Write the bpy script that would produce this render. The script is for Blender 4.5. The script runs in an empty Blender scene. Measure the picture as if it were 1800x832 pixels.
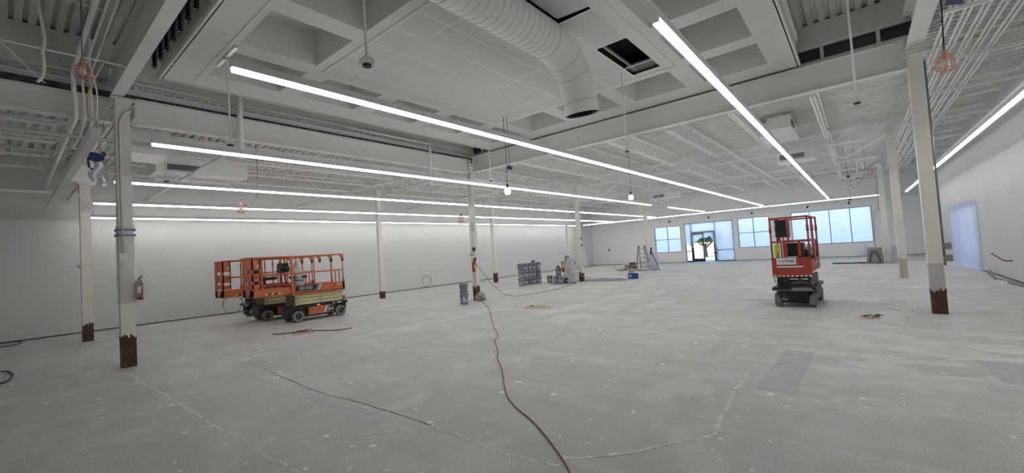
import bpy, math, random
from mathutils import Vector, Matrix
random.seed(7)
PI = math.pi
sc = bpy.context.scene
C = sc.collection

# ------------------------------------------------------------------ camera
cam_d = bpy.data.cameras.new('camera'); cam = bpy.data.objects.new('camera', cam_d); C.objects.link(cam)
YAW, PIT, ROL, FPX = -0.687324, 0.0384904, -0.0639940, 742.196
fw = Vector((math.sin(YAW)*math.cos(PIT), math.cos(YAW)*math.cos(PIT), math.sin(PIT)))
rt = Vector((math.cos(YAW), -math.sin(YAW), 0)); up = rt.cross(fw)
r2 = rt*math.cos(ROL) + up*math.sin(ROL); u2 = -rt*math.sin(ROL) + up*math.cos(ROL)
M = Matrix((r2, u2, -fw)).transposed().to_4x4(); M.translation = Vector((0, 0, 1.65))
cam.matrix_world = M
cam_d.sensor_width = 36; cam_d.lens = FPX/1800*36; cam_d.clip_end = 400; cam_d.clip_start = .05
sc.camera = cam

# ------------------------------------------------------------------ world, sun, exposure
w = bpy.data.worlds.new('sky'); sc.world = w; w.use_nodes = True
nt = w.node_tree; nt.nodes.clear()
sky = nt.nodes.new('ShaderNodeTexSky'); sky.sky_type = 'NISHITA'; sky.sun_disc = False
sky.sun_elevation = math.radians(52); sky.sun_rotation = math.radians(200)
bg = nt.nodes.new('ShaderNodeBackground'); bg.inputs['Strength'].default_value = 0.5
wo = nt.nodes.new('ShaderNodeOutputWorld')
nt.links.new(sky.outputs[0], bg.inputs[0]); nt.links.new(bg.outputs[0], wo.inputs[0])
sun_d = bpy.data.lights.new('sun', 'SUN'); sun_d.energy = 5.5; sun_d.angle = .009; sun_d.color = (1, .95, .88)
sun = bpy.data.objects.new('sun', sun_d); C.objects.link(sun)
sun.rotation_euler = (math.radians(38), 0, math.radians(-20)); sun.location = (0, -10, 30)
sc.view_settings.view_transform = 'Standard'; sc.view_settings.look = 'None'
sc.view_settings.gamma = 1; sc.view_settings.use_curve_mapping = False
sc.view_settings.exposure = 0.0
LIGHT = 15.8

# ------------------------------------------------------------------ materials
MATS = {}
def mat(name, col, rough=.6, metal=0, var=.0, vscale=3.0, bump=0, bscale=40, spec=.4, emit=None):
    if name in MATS: return MATS[name]
    m = bpy.data.materials.new(name); m.use_nodes = True; n = m.node_tree.nodes; l = m.node_tree.links
    b = n['Principled BSDF']
    b.inputs['Roughness'].default_value = rough; b.inputs['Metallic'].default_value = metal
    b.inputs['Specular IOR Level'].default_value = spec
    b.inputs['Base Color'].default_value = (*col, 1)
    if var or bump:
        tc = n.new('ShaderNodeTexCoord')
    if var:
        nz = n.new('ShaderNodeTexNoise'); nz.inputs['Scale'].default_value = vscale; nz.inputs['Detail'].default_value = 6
        l.new(tc.outputs['Object'], nz.inputs['Vector'])
        rp = n.new('ShaderNodeValToRGB'); rp.color_ramp.elements[0].position = .3; rp.color_ramp.elements[1].position = .7
        rp.color_ramp.elements[0].color = (*[max(0, c*(1-var)) for c in col], 1)
        rp.color_ramp.elements[1].color = (*[min(1, c*(1+var)) for c in col], 1)
        l.new(nz.outputs[0], rp.inputs[0]); l.new(rp.outputs[0], b.inputs['Base Color'])
    if bump:
        nb = n.new('ShaderNodeTexNoise'); nb.inputs['Scale'].default_value = bscale; nb.inputs['Detail'].default_value = 4
        l.new(tc.outputs['Object'], nb.inputs['Vector'])
        bp = n.new('ShaderNodeBump'); bp.inputs['Strength'].default_value = bump; bp.inputs['Distance'].default_value = .01
        l.new(nb.outputs[0], bp.inputs['Height']); l.new(bp.outputs[0], b.inputs['Normal'])
    if emit:
        b.inputs['Emission Color'].default_value = (*emit[0], 1); b.inputs['Emission Strength'].default_value = emit[1]
    MATS[name] = m; return m

wallm = mat('wall_paint', (.83, .83, .82), .75, var=.03, vscale=.6, bump=.12, bscale=25, spec=.2)
steel = mat('white_steel', (.86, .86, .85), .5, var=.04, vscale=2)
beamm = mat('beam_paint', (.79, .79, .775), .55, var=.04, vscale=1.2)
deckm = mat('deck_paint', (.74, .735, .72), .65, var=.07, vscale=1.5)
coffm = mat('coffer_paint', (.74, .735, .715), .8, var=.02, vscale=1)
tilem = mat('tile_paint', (.68, .675, .66), .85, var=.03, vscale=2, bump=.2, bscale=120)
colm = mat('column_paint', (.74, .725, .66), .45, var=.05, vscale=2.5)
rustm = mat('bare_brown_steel', (.075, .035, .025), .6, var=.35, vscale=9)
primer = mat('grey_primer', (.50, .49, .46), .7, var=.08, vscale=6)
darkm = mat('dark_void', (.02, .02, .02), .9)
studm = mat('galvanised_stud', (.13, .13, .125), .45, .4, var=.2, vscale=4)
housing = mat('lamp_housing', (.78, .78, .77), .4)
lens = mat('lit_lens', (.9, .9, .9), .5, emit=((1, .995, .985), LIGHT))
bulbm = mat('lit_bulb', (.9, .9, .9), .5, emit=((.82, .9, 1), 30))
frost = mat('frosted_lens_off', (.8, .8, .79), .4)
frame_m = mat('window_aluminium', (.22, .25, .30), .4, .6)
door_m = mat('dark_bronze_frame', (.035, .03, .03), .45, .3)
orange = mat('orange_enamel', (.52, .145, .062), .42, var=.12, vscale=7)
redm = mat('red_enamel', (.38, .062, .04), .42, var=.12, vscale=7)
beige = mat('pale_green_enamel', (.56, .52, .30), .5, var=.08, vscale=6)
black = mat('black_enamel', (.018, .018, .02), .5, var=.3, vscale=8)
rubber = mat('grey_rubber', (.20, .195, .185), .85, var=.2, vscale=12)
hubm = mat('hub_steel', (.06, .06, .06), .5, .3)
creamhub = mat('cream_hub', (.6, .57, .48), .5)
greyst = mat('grey_steel', (.30, .30, .30), .4, .7)
white_p = mat('white_sticker', (.8, .8, .8), .5)
teal = mat('teal_sticker', (.10, .30, .38), .5)
yellow = mat('yellow_sticker', (.72, .50, .06), .5)
bucketm = mat('grey_bucket_plastic', (.24, .255, .28), .5, var=.12, vscale=8)
lidm = mat('grey_lid_plastic', (.30, .315, .335), .5, var=.1, vscale=8)
labelm = mat('bucket_paper', (.50, .51, .54), .6, var=.4, vscale=18)
bluem = mat('blue_print', (.02, .05, .24), .5)
bluep = mat('blue_pail', (.02, .065, .28), .45)
redp = mat('red_plastic', (.5, .03, .02), .45)
cordm = mat('red_brown_cord', (.20, .075, .06), .6)
cordg = mat('grey_cord', (.20, .195, .19), .6)
cordb = mat('black_cord', (.02, .02, .02), .6)
tan = mat('tan_plastic', (.55, .47, .32), .6, var=.15, vscale=6)
cage_m = mat('orange_cage', (.72, .34, .24), .5)
dustm = mat('pale_dust', (.60, .52, .45), .95, var=.15, vscale=10)
cloth = mat('canvas_cloth', (.62, .61, .58), .9, var=.1, vscale=6, bump=.4, bscale=20)
alu = mat('ladder_aluminium', (.38, .37, .35), .4, .6, var=.2, vscale=10)
leafm = mat('leaves', (.035, .085, .03), .7, var=.5, vscale=4)
barkm = mat('bark', (.10, .055, .04), .9, var=.3, vscale=6)
asph = mat('pale_pavement', (.62, .62, .62), .9, var=.06, vscale=.3)
hiviz = mat('hi_vis_yellow', (.62, .75, .05), .7)
spiral_m = mat('duct_paint', (.72, .715, .70), .5, var=.03, vscale=2)
seam_m = mat('duct_seam', (.42, .42, .41), .6)

def film_mat(name, col, trans, rough=.5, clear=.05):
    m = bpy.data.materials.new(name); m.use_nodes = True; n = m.node_tree.nodes; l = m.node_tree.links
    out = n['Material Output']; n.remove(n['Principled BSDF'])
    df = n.new('ShaderNodeBsdfDiffuse'); tl = n.new('ShaderNodeBsdfTranslucent'); tr = n.new('ShaderNodeBsdfTransparent'); gl = n.new('ShaderNodeBsdfGlossy')
    df.inputs[0].default_value = (*col, 1); tl.inputs[0].default_value = (*col, 1); gl.inputs['Roughness'].default_value = .25
    tc = n.new('ShaderNodeTexCoord'); nz = n.new('ShaderNodeTexNoise'); nz.inputs['Scale'].default_value = 2.2; nz.inputs['Detail'].default_value = 5; nz.inputs['Distortion'].default_value = 1.2
    l.new(tc.outputs['Object'], nz.inputs['Vector'])
    bp = n.new('ShaderNodeBump'); bp.inputs['Strength'].default_value = .5; bp.inputs['Distance'].default_value = .05
    l.new(nz.outputs[0], bp.inputs['Height'])
    for s in (df, tl, gl): l.new(bp.outputs[0], s.inputs['Normal'])
    a = n.new('ShaderNodeMixShader'); a.inputs[0].default_value = trans; l.new(df.outputs[0], a.inputs[1]); l.new(tl.outputs[0], a.inputs[2])
    b = n.new('ShaderNodeMixShader'); b.inputs[0].default_value = clear; l.new(a.outputs[0], b.inputs[1]); l.new(tr.outputs[0], b.inputs[2])
    c = n.new('ShaderNodeMixShader'); c.inputs[0].default_value = .05; l.new(b.outputs[0], c.inputs[1]); l.new(gl.outputs[0], c.inputs[2])
    l.new(c.outputs[0], out.inputs[0]); MATS[name] = m; return m
film = film_mat('window_film', (.83, .915, 1.0), .85, clear=.04)
wrap = film_mat('clear_plastic_wrap', (.80, .80, .80), .45, clear=.70)
sheetm = film_mat('plastic_sheet', (.52, .575, .74), .22, clear=.05)
glassm = bpy.data.materials.new('door_glass'); glassm.use_nodes = True
_n = glassm.node_tree.nodes; _l = glassm.node_tree.links; _n.remove(_n['Principled BSDF'])
_t = _n.new('ShaderNodeBsdfTransparent'); _g = _n.new('ShaderNodeBsdfGlossy'); _g.inputs['Roughness'].default_value = .02
_m = _n.new('ShaderNodeMixShader'); _m.inputs[0].default_value = .06
_l.new(_t.outputs[0], _m.inputs[1]); _l.new(_g.outputs[0], _m.inputs[2]); _l.new(_m.outputs[0], _n['Material Output'].inputs[0])

def floor_material():
    m = bpy.data.materials.new('concrete_floor'); m.use_nodes = True; n = m.node_tree.nodes; l = m.node_tree.links
    b = n['Principled BSDF']; tc = n.new('ShaderNodeTexCoord'); P = tc.outputs['Object']
    def noise(s, d=6, dist=0, sx=None):
        z = n.new('ShaderNodeTexNoise'); z.inputs['Scale'].default_value = s; z.inputs['Detail'].default_value = d; z.inputs['Distortion'].default_value = dist
        if sx:
            mp = n.new('ShaderNodeMapping'); mp.inputs['Scale'].default_value = sx; l.new(P, mp.inputs[0]); l.new(mp.outputs[0], z.inputs['Vector'])
        else: l.new(P, z.inputs['Vector'])
        return z.outputs[0]
    def ramp(src, p0, c0, p1, c1):
        r = n.new('ShaderNodeValToRGB'); r.color_ramp.elements[0].position = p0; r.color_ramp.elements[1].position = p1
        r.color_ramp.elements[0].color = (*c0, 1); r.color_ramp.elements[1].color = (*c1, 1); l.new(src, r.inputs[0]); return r.outputs[0]
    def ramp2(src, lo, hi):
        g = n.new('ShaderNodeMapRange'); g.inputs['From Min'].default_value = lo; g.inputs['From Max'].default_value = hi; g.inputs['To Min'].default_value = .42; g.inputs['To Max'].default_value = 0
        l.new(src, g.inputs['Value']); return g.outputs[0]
    def mix(f, a, bb, t='MIX'):
        x = n.new('ShaderNodeMix'); x.data_type = 'RGBA'; x.blend_type = t
        if isinstance(f, float): x.inputs[0].default_value = f
        else: l.new(f, x.inputs[0])
        l.new(a, x.inputs[6])
        if isinstance(bb, tuple): x.inputs[7].default_value = (*bb, 1)
        else: l.new(bb, x.inputs[7])
        return x.outputs[2]
    c = ramp(noise(.35, 8, .6), .3, (.47, .465, .45), .7, (.59, .585, .57))
    c = mix(.55, c, ramp(noise(3.2, 8, .3), .3, (.46, .455, .44), .72, (.62, .615, .60)))
    # trowel / scrape streaks, both ways
    c = mix(ramp(noise(1.0, 8, .8, (.35, 2.4, 1)), .52, (0, 0, 0), .70, (.7, .7, .7)), c, (.72, .715, .70))
    c = mix(ramp(noise(1.0, 8, .8, (2.2, .3, 1)), .54, (0, 0, 0), .74, (.6, .6, .6)), c, (.42, .415, .405))
    # paler worn overspray fields
    c = mix(ramp(noise(.9, 10, .25, (1.1, .8, 1)), .57, (0, 0, 0), .61, (.5, .5, .5)), c, (.74, .735, .71))
    # white overspray field on the right
    ds = n.new('ShaderNodeVectorMath'); ds.operation = 'DISTANCE'; ds.inputs[1].default_value = (1.2, 7.3, 0); l.new(P, ds.inputs[0])
    g3 = n.new('ShaderNodeMapRange'); g3.inputs['From Min'].default_value = 3.0; g3.inputs['From Max'].default_value = .6; g3.inputs['To Max'].default_value = .75; l.new(ds.outputs['Value'], g3.inputs['Value'])
    n3 = ramp(noise(1.6, 10, .5, (1.0, 1.6, 1)), .47, (0, 0, 0), .56, (1, 1, 1)); m3 = n.new('ShaderNodeMath'); m3.operation = 'MULTIPLY'; l.new(g3.outputs[0], m3.inputs[0]); l.new(n3, m3.inputs[1])
    c = mix(m3.outputs[0], c, (.78, .775, .75))
    # bare aggregate with foreground dimness mixed in, near part of the slab, ragged edge
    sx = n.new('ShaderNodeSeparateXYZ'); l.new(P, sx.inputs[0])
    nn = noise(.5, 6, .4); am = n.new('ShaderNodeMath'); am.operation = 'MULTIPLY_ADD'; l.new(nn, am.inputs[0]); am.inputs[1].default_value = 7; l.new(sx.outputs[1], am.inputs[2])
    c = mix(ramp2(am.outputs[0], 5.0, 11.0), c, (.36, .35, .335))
    # aggregate grain
    c = mix(.22, c, ramp(noise(70, 3), .35, (.22, .22, .22), .65, (.85, .85, .85)))
    # paint splashes
    for scl, th, cc in ((1.5, .05, (.80, .80, .78)), (3.4, .06, (.74, .74, .72)), (3.1, .02, (.2, .195, .19))):
        v = n.new('ShaderNodeTexVoronoi'); v.voronoi_dimensions = '2D'; v.inputs['Scale'].default_value = scl; v.inputs['Randomness'].default_value = 1
        wv = n.new('ShaderNodeTexNoise'); wv.inputs['Scale'].default_value = 9
        l.new(P, wv.inputs['Vector'])
        ad = n.new('ShaderNodeMix'); ad.data_type = 'RGBA'; ad.blend_type = 'ADD'; ad.inputs[0].default_value = .12
        l.new(P, ad.inputs[6]); l.new(wv.outputs['Color'], ad.inputs[7]); l.new(ad.outputs[2], v.inputs['Vector'])
        gt = n.new('ShaderNodeMath'); gt.operation = 'LESS_THAN'; gt.inputs[1].default_value = th; l.new(v.outputs['Distance'], gt.inputs[0])
        sep = n.new('ShaderNodeSeparateColor'); l.new(v.outputs['Color'], sep.inputs[0])
        g2 = n.new('ShaderNodeMath'); g2.operation = 'GREATER_THAN'; g2.inputs[1].default_value = .68; l.new(sep.outputs[0], g2.inputs[0])
        mu = n.new('ShaderNodeMath'); mu.operation = 'MULTIPLY'; l.new(gt.outputs[0], mu.inputs[0]); l.new(g2.outputs[0], mu.inputs[1])
        c = mix(mu.outputs[0], c, cc)
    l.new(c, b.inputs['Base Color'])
    b.inputs['Roughness'].default_value = .5; b.inputs['Specular IOR Level'].default_value = .35
    rr = ramp(noise(1.3, 6), .3, (.45,)*3, .7, (.75,)*3); l.new(rr, b.inputs['Roughness'])
    bp = n.new('ShaderNodeBump'); bp.inputs['Strength'].default_value = .25; bp.inputs['Distance'].default_value = .01
    l.new(noise(45, 5), bp.inputs['Height']); l.new(bp.outputs[0], b.inputs['Normal'])
    return m
floorm = floor_material()

# ------------------------------------------------------------------ mesh helpers
class MB:
    def __init__(s): s.v = []; s.f = []; s.sm = []
    def add(s, vs, fs, smooth=False):
        o = len(s.v); s.v += [Vector(p) for p in vs]; s.f += [tuple(i+o for i in f) for f in fs]; s.sm += [smooth]*len(fs); return s
    def box(s, x0, x1, y0, y1, z0, z1, rot=None, about=None):
        vs = [(x, y, z) for x in (x0, x1) for y in (y0, y1) for z in (z0, z1)]
        if rot is not None:
            c = Vector(about) if about else Vector(((x0+x1)/2, (y0+y1)/2, (z0+z1)/2))
            vs = [c + rot @ (Vector(p)-c) for p in vs]
        return s.add(vs, [(0, 1, 3, 2), (4, 6, 7, 5), (0, 4, 5, 1), (2, 3, 7, 6), (0, 2, 6, 4), (1, 5, 7, 3)])
    def bar(s, a, b, wd, ht=None, upv=(0, 0, 1)):
        ht = ht or wd; a = Vector(a); b = Vector(b); d = (b-a).normalized(); u = Vector(upv)
        if abs(d.dot(u)) > .98: u = Vector((1, 0, 0))
        sd = d.cross(u).normalized(); u = sd.cross(d)
        vs = [p + sd*i*wd/2 + u*j*ht/2 for p in (a, b) for i in (-1, 1) for j in (-1, 1)]
        return s.add(vs, [(0, 1, 3, 2), (4, 6, 7, 5), (0, 4, 5, 1), (2, 3, 7, 6), (0, 2, 6, 4), (1, 5, 7, 3)])
    def tube(s, pts, r, n=8, rr=None, caps=True):
        pts = [Vector(p) for p in pts]; k = len(pts); o = []; prev = None
        for i, p in enumerate(pts):
            d = (pts[min(i+1, k-1)] - pts[max(i-1, 0)])
            d = d.normalized() if d.length > 1e-9 else Vector((0, 0, 1))
            if prev is None:
                u = Vector((0, 0, 1)) if abs(d.z) < .9 else Vector((1, 0, 0))
                u = (u - d*u.dot(d)).normalized()
            else:
                u = prev - d*prev.dot(d); u = u.normalized() if u.length > 1e-6 else Vector((1, 0, 0))
            prev = u; q = d.cross(u); R = rr[i] if rr else r
            o += [p + (u*math.cos(2*PI*j/n) + q*math.sin(2*PI*j/n))*R for j in range(n)]
        fs = [(i*n+j, i*n+(j+1) % n, (i+1)*n+(j+1) % n, (i+1)*n+j) for i in range(k-1) for j in range(n)]
        s.add(o, fs, True)
        if caps:
            s.f += [tuple(len(s.v)-len(o)+j for j in range(n))[::-1], tuple(len(s.v)-n+j for j in range(n))]; s.sm += [False, False]
        return s
    def cyl(s, a, b, r, r1=None, n=16, caps=True): return s.tube([a, b], r, n, [r, r if r1 is None else r1], caps)
    def lathe(s, prof, cx=0, cy=0, z0=0, n=20):
        k = len(prof); vs = [(cx+r*math.cos(2*PI*j/n), cy+r*math.sin(2*PI*j/n), z0+z) for r, z in prof for j in range(n)]
        return s.add(vs, [(i*n+j, i*n+(j+1) % n, (i+1)*n+(j+1) % n, (i+1)*n+j) for i in range(k-1) for j in range(n)], True)
    def ext(s, poly, axis, t0, t1):
        k = len(poly); mk = {'x': lambda p, t: (t, p[0], p[1]), 'y': lambda p, t: (p[0], t, p[1]), 'z': lambda p, t: (p[0], p[1], t)}[axis]
        vs = [mk(p, t0) for p in poly] + [mk(p, t1) for p in poly]
        return s.add(vs, [tuple(range(k))[::-1], tuple(range(k, 2*k))] + [(i, (i+1) % k, k+(i+1) % k, k+i) for i in range(k)])
    def mesh(s, name, m):
        me = bpy.data.meshes.new(name); me.from_pydata([tuple(p) for p in s.v], [], s.f)
        me.polygons.foreach_set('use_smooth', s.sm); me.materials.append(m)
        import bmesh as _b
        bm = _b.new(); bm.from_mesh(me); _b.ops.recalc_face_normals(bm, faces=bm.faces); bm.to_mesh(me); bm.free()
        return me
    def build(s, name, m, parent=None, label=None):
        if parent is not None and parent.get('_w'):
            base = Vector(parent['_w']); s.v = [p-base for p in s.v]
        ob = bpy.data.objects.new(name, s.mesh(name, m)); C.objects.link(ob)
        if parent is not None: ob.parent = parent
        if parent is not None and parent.get('_w') and parent.type == 'EMPTY': ob['_w'] = None or list(base)
        if label: ob['label'] = label
        return ob

def thing(name, label, cat, loc=(0, 0, 0), group=None, world=True, kind=None):
    o = bpy.data.objects.new(name, None); C.objects.link(o); o.location = loc; o.empty_display_size = .2
    if label: o['label'] = label
    if cat: o['category'] = cat
    if group: o['group'] = group
    if kind: o['kind'] = kind
    if world: o['_w'] = list(loc)
    return o
def tag(o, label, cat, group=None):
    o['label'] = label; o['category'] = cat
    if group: o['group'] = group
    return o
def struct(o, label=None, cat=None):
    o['kind'] = 'structure'
    if label: o['label'] = label
    if cat: o['category'] = cat
    return o
def put(name, me, parent, loc=(0, 0, 0), rz=0):
    o = bpy.data.objects.new(name, me); C.objects.link(o); o.parent = parent; o.location = loc; o.rotation_euler.z = rz; return o
def kids(o): return [c for c in bpy.data.objects if c.parent == o]
def copy_tree(o, parent=None):
    c = o.copy(); C.objects.link(c); c.parent = parent
    for ch in o.children: copy_tree(ch, c)
    return c
ORD = ['first', 'second', 'third', 'fourth', 'fifth', 'sixth', 'seventh', 'eighth', 'ninth', 'tenth', 'eleventh', 'twelfth', 'thirteenth', 'fourteenth', 'fifteenth', 'sixteenth', 'seventeenth', 'eighteenth', 'nineteenth', 'twentieth']
def text_mesh(txt, size, m, depth=.002, shear=0):
    cu = bpy.data.curves.new('lettering', 'FONT'); cu.body = txt; cu.size = size; cu.extrude = depth; cu.align_x = 'CENTER'; cu.align_y = 'CENTER'; cu.shear = shear; cu.offset = size*.015
    t = bpy.data.objects.new('lettering', cu); C.objects.link(t); bpy.context.view_layer.update()
    me = bpy.data.meshes.new_from_object(t.evaluated_get(bpy.context.evaluated_depsgraph_get()))
    bpy.data.objects.remove(t); me.materials.clear(); me.materials.append(m); return me

# ================================================================== SETTING
XL, XR, YB, YF = -19.0, 3.2, -2.6, 34.8
ZD, ZR = 5.42, 6.25            # low deck, raised deck
# floor slab
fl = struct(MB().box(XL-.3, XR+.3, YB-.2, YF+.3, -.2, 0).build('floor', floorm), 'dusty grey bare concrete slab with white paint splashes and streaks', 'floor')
crack_d = mat('dark_crack', (.17, .168, .16), .9, var=.4, vscale=20); crack_l = mat('pale_joint_filler', (.62, .615, .60), .9, var=.25, vscale=15)
patch_m = mat('darker_concrete_patch', (.47, .47, .47), .6, var=.12, vscale=6)
def ribbon(pts, wd, z=.0015, jit=.02):
    q = []
    for a, b in zip(pts, pts[1:]):
        n = max(2, int(math.dist(a, b)/.12))
        q += [(a[0]+(b[0]-a[0])*i/n, a[1]+(b[1]-a[1])*i/n) for i in range(n)]
    q.append(pts[-1]); vs = []; fs = []
    for i, p in enumerate(q):
        a = q[max(i-1, 0)]; b = q[min(i+1, len(q)-1)]; d = math.dist(a, b) or 1; nx, ny = -(b[1]-a[1])/d, (b[0]-a[0])/d
        j = random.uniform(-jit, jit); h = wd*random.uniform(.35, 1.2)/2
        vs += [(p[0]+nx*(j-h), p[1]+ny*(j-h), z), (p[0]+nx*(j+h), p[1]+ny*(j+h), z)]
        if i: fs.append((2*i-2, 2*i, 2*i+1, 2*i-1))
    return MB().add(vs, fs)
ribbon([(-10.6, 1.38), (-6.46, 1.44), (-5.14, 1.47), (-3.66, 1.5), (-1.5, 1.45)], .035).build('crack', crack_l, fl)
ribbon([(-7.67, 2.75), (-5.57, 2.62), (-4.61, 2.69), (-3.73, 2.70), (-3.4, 2.69)], .014, .0025, .008).build('crack', crack_d, fl)
ribbon([(-3.4, 2.69), (-3.02, 2.67), (-2.51, 2.62), (-2.14, 2.68), (-1.9, 2.7)], .035, .0015, .03).build('crack', crack_l, fl)
ribbon([(-1.16, 6.26), (-1.17, 5.01), (-1.09, 3.85), (-1.18, 3.66), (-1.41, 3.35), (-1.62, 3.08), (-1.94, 2.82)], .045, .0015, .02).build('crack', crack_l, fl)
ribbon([(-3.4, 2.68), (-3.75, 2.2), (-4.2, 1.75)], .04, .0015, .03).build('crack', crack_l, fl)
ribbon([(-18.8, 11.2), (-10, 11.35), (-3, 11.3), (3.1, 11.3)], .03, .0012).build('crack', crack_l, fl)
ribbon([(-10.85, 3.2), (-10.95, 12), (-10.9, 26)], .03, .0012).build('crack', crack_l, fl)
MB().add([(-5.9, 2.44, .001), (-3.97, 2.30, .001), (-3.84, 2.62, .001), (-5.88, 2.58, .001)], [(0, 1, 2, 3)]).build('concrete_patch', patch_m, fl)
MB().add([(1.02, 6.5, .001), (2.6, 6.3, .001), (2.7, 7.4, .001), (.95, 7.5, .001)], [(0, 1, 2, 3)]).build('concrete_patch', patch_m, fl)
MB().add([(-1.0, 5.2, .001), (-.62, 5.2, .001), (-.6, 7.2, .001), (-.95, 7.2, .001)], [(0, 1, 2, 3)]).build('concrete_patch', patch_m, fl)
pinkm = mat('reddish_dust', (.62, .55, .52), .95, var=.1, vscale=3)
for (x0, x1, y0) in ((-6.5, 2.9, 28.3), (-11, -7, 31.0), (-3, 2.5, 26.6)):
    ribbon([(x0, y0), ((x0+x1)/2, y0+.15), (x1, y0-.1)], .28, .001, .12).build('dust_band', pinkm, fl)

# walls
struct(MB().box(XL-.25, XL, YB, YF+.25, 0, ZD+.12).build('wall_left', mat('left_wall_paint_dimmed', (.655, .655, .645), .75, var=.03, vscale=.6, bump=.12, bscale=25, spec=.2)), 'long blank white painted wall behind the orange lifts', 'wall')  # same wall paint, darkened to offset the close light row
struct(MB().box(XL, XR, YB-.25, YB, 0, ZR+.3).build('wall_back', wallm), 'white wall at the unlit rear', 'wall')  # unseen rear wall, pulled in close to bounce lamp light forward
WIN = [(-13.18, -11.06, .85, 2.97), (-6.92, -4.88, .92, 3.11), (-3.59, .68, .9, 3.17)]
DOOR = (-10.76, -7.24, 0, 3.07)
ops = sorted(WIN + [DOOR])
wf = MB(); x = XL-.25
for (a, b, z0, z1) in ops:
    wf.box(x, a, YF, YF+.25, 0, ZD+.12); wf.box(a, b, YF, YF+.25, z1, ZD+.12)
    if z0 > 0: wf.box(a, b, YF, YF+.25, 0, z0)
    x = b
wf.box(x, XR+.25, YF, YF+.25, 0, ZD+.12)
struct(wf.build('wall_far', wallm), 'white front wall with the windows and entrance', 'wall')
DR = (21.7, 26.9, 2.34)
wr = MB().box(XR, XR+.25, YB, DR[0], 0, ZD+.12).box(XR, XR+.25, DR[1], YF, 0, ZD+.12).box(XR, XR+.25, DR[0], DR[1], DR[2], ZD+.12)
struct(wr.build('wall_right', mat('right_wall_paint_dimmed', (.55, .55, .555), .75, var=.03, vscale=.6, bump=.12, bscale=25, spec=.2)), 'white side wall with the plastic covered doorway', 'wall')  # wall paint toned down here because the line light hangs so near
gap = mat('dark_gap_strip', (.09, .088, .085), .9, var=.4, vscale=3)  # dark strips painted in for the shadowed gap at the wall foot
struct(MB().box(XL, XL+.02, YB, YF, 0, .035).build('gap_shadow_left', gap), 'thin dark strip along foot of the left wall', 'gap_shadow')
struct(MB().box(XL, DOOR[0], YF-.02, YF, 0, .03).box(DOOR[1], XR, YF-.02, YF, 0, .03).build('gap_shadow_far', gap), 'thin dark strip along foot of the window wall', 'gap_shadow')
struct(MB().box(XR-.02, XR, YB, DR[0], 0, .025).build('gap_shadow_right', gap), 'thin dark strip along foot of the right wall', 'gap_shadow')

# corrugated decks
def deck(mb, axis, u0, u1, a0, a1, z, pitch=.203, d=.07):
    prof = []; u = u0
    while u < u1:
        prof += [(u, z), (u+.10, z), (u+.112, z+d), (u+.191, z+d)]; u += pitch
    prof.append((u, z)); n = len(prof)
    if axis == 'x': vs = [(a, p[0], p[1]) for a in (a0, a1) for p in prof]
    else: vs = [(p[0], a, p[1]) for a in (a0, a1) for p in prof]
    mb.add(vs, [(i, i+1, n+i+1, n+i) for i in range(n-1)])
dk = MB(); deck(dk, 'x', YB, YF+.2, XL-.2, -11.0, ZD); deck(dk, 'x', 11.45, YF+.2, -11.0, 1.15, ZD); deck(dk, 'x', YB, YF+.2, 1.15, XR+.2, ZD)
ceil = struct(dk.build('ceiling', deckm), 'painted ribbed metal roof deck over the low bays', 'ceiling')
MB().box(XL-.25, -11.35, YB-.2, YF+.25, ZD+.08, ZD+.2).box(-11.35, 1.5, 11.75, YF+.25, ZD+.08, ZD+.2).box(1.5, XR+.25, YB-.2, YF+.25, ZD+.08, ZD+.2).build('roof_slab', darkm, ceil)
dk = MB(); deck(dk, 'x', YB, 1.6, -11.3, 1.45, ZR, .165, .06); deck(dk, 'y', -11.3, 1.45, 1.6, 11.7, ZR, .203, .07)
ceil2 = struct(dk.build('ceiling_raised', deckm), 'dim ribbed metal deck of the raised roof bay', 'ceiling')
MB().box(-11.4, 1.55, YB-.2, 11.8, ZR+.08, ZR+.2).build('roof_slab', darkm, ceil2)

# walls of the raised bay
wu = struct(MB().box(-11.15, -11.05, YB, 11.5, 5.30, ZR).build('wall_upper_left', deckm), 'grey fascia above the long left beam', 'wall')
MB().box(-11.38, -11.3, YB, 11.7, 5.44, ZR+.06).build('backing', darkm, wu)
MB().box(-11.12, -11.07, YB, 11.4, 5.12, 5.30).build('backing', mat('dusty_insulation', (.10, .10, .095), .95, var=.6, vscale=6), wu)
MB().box(-11.05, -10.98, YB, 11.4, 5.50, 5.56).build('ledge', deckm, wu)
MB().tube([(-10.98, -4, 5.36), (-10.98, 11.3, 5.36)], .022).build('conduit', steel, wu)
wu = struct(MB().box(-11.05, 1.1, 11.42, 11.5, 5.72, ZR).box(-11.05, 1.1, 11.42, 11.5, 5.2, 5.44).build('wall_upper_far', deckm), 'grey fascia with slot openings above the far beam', 'wall')
MB().box(-11.2, 1.3, 11.6, 11.68, 5.44, ZR+.06).build('backing', mat('grey_backing', (.12, .12, .12), .9), wu)
MB().box(-11.05, 1.0, 11.36, 11.42, 5.70, 5.77).build('ledge', deckm, wu)
for i in range(13): MB().box(-10.6+.93*i, -10.54+.93*i, 11.42, 11.5, 5.44, 5.72).build('stud', deckm, wu)
wu = struct(MB().box(1.2, 1.28, YB, 11.5, 5.3, ZR).build('wall_upper_right', deckm), 'grey fascia above the right beam', 'wall')
MB().box(1.45, 1.53, YB, 11.7, 5.44, ZR+.06).build('backing', darkm, wu)

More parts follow.
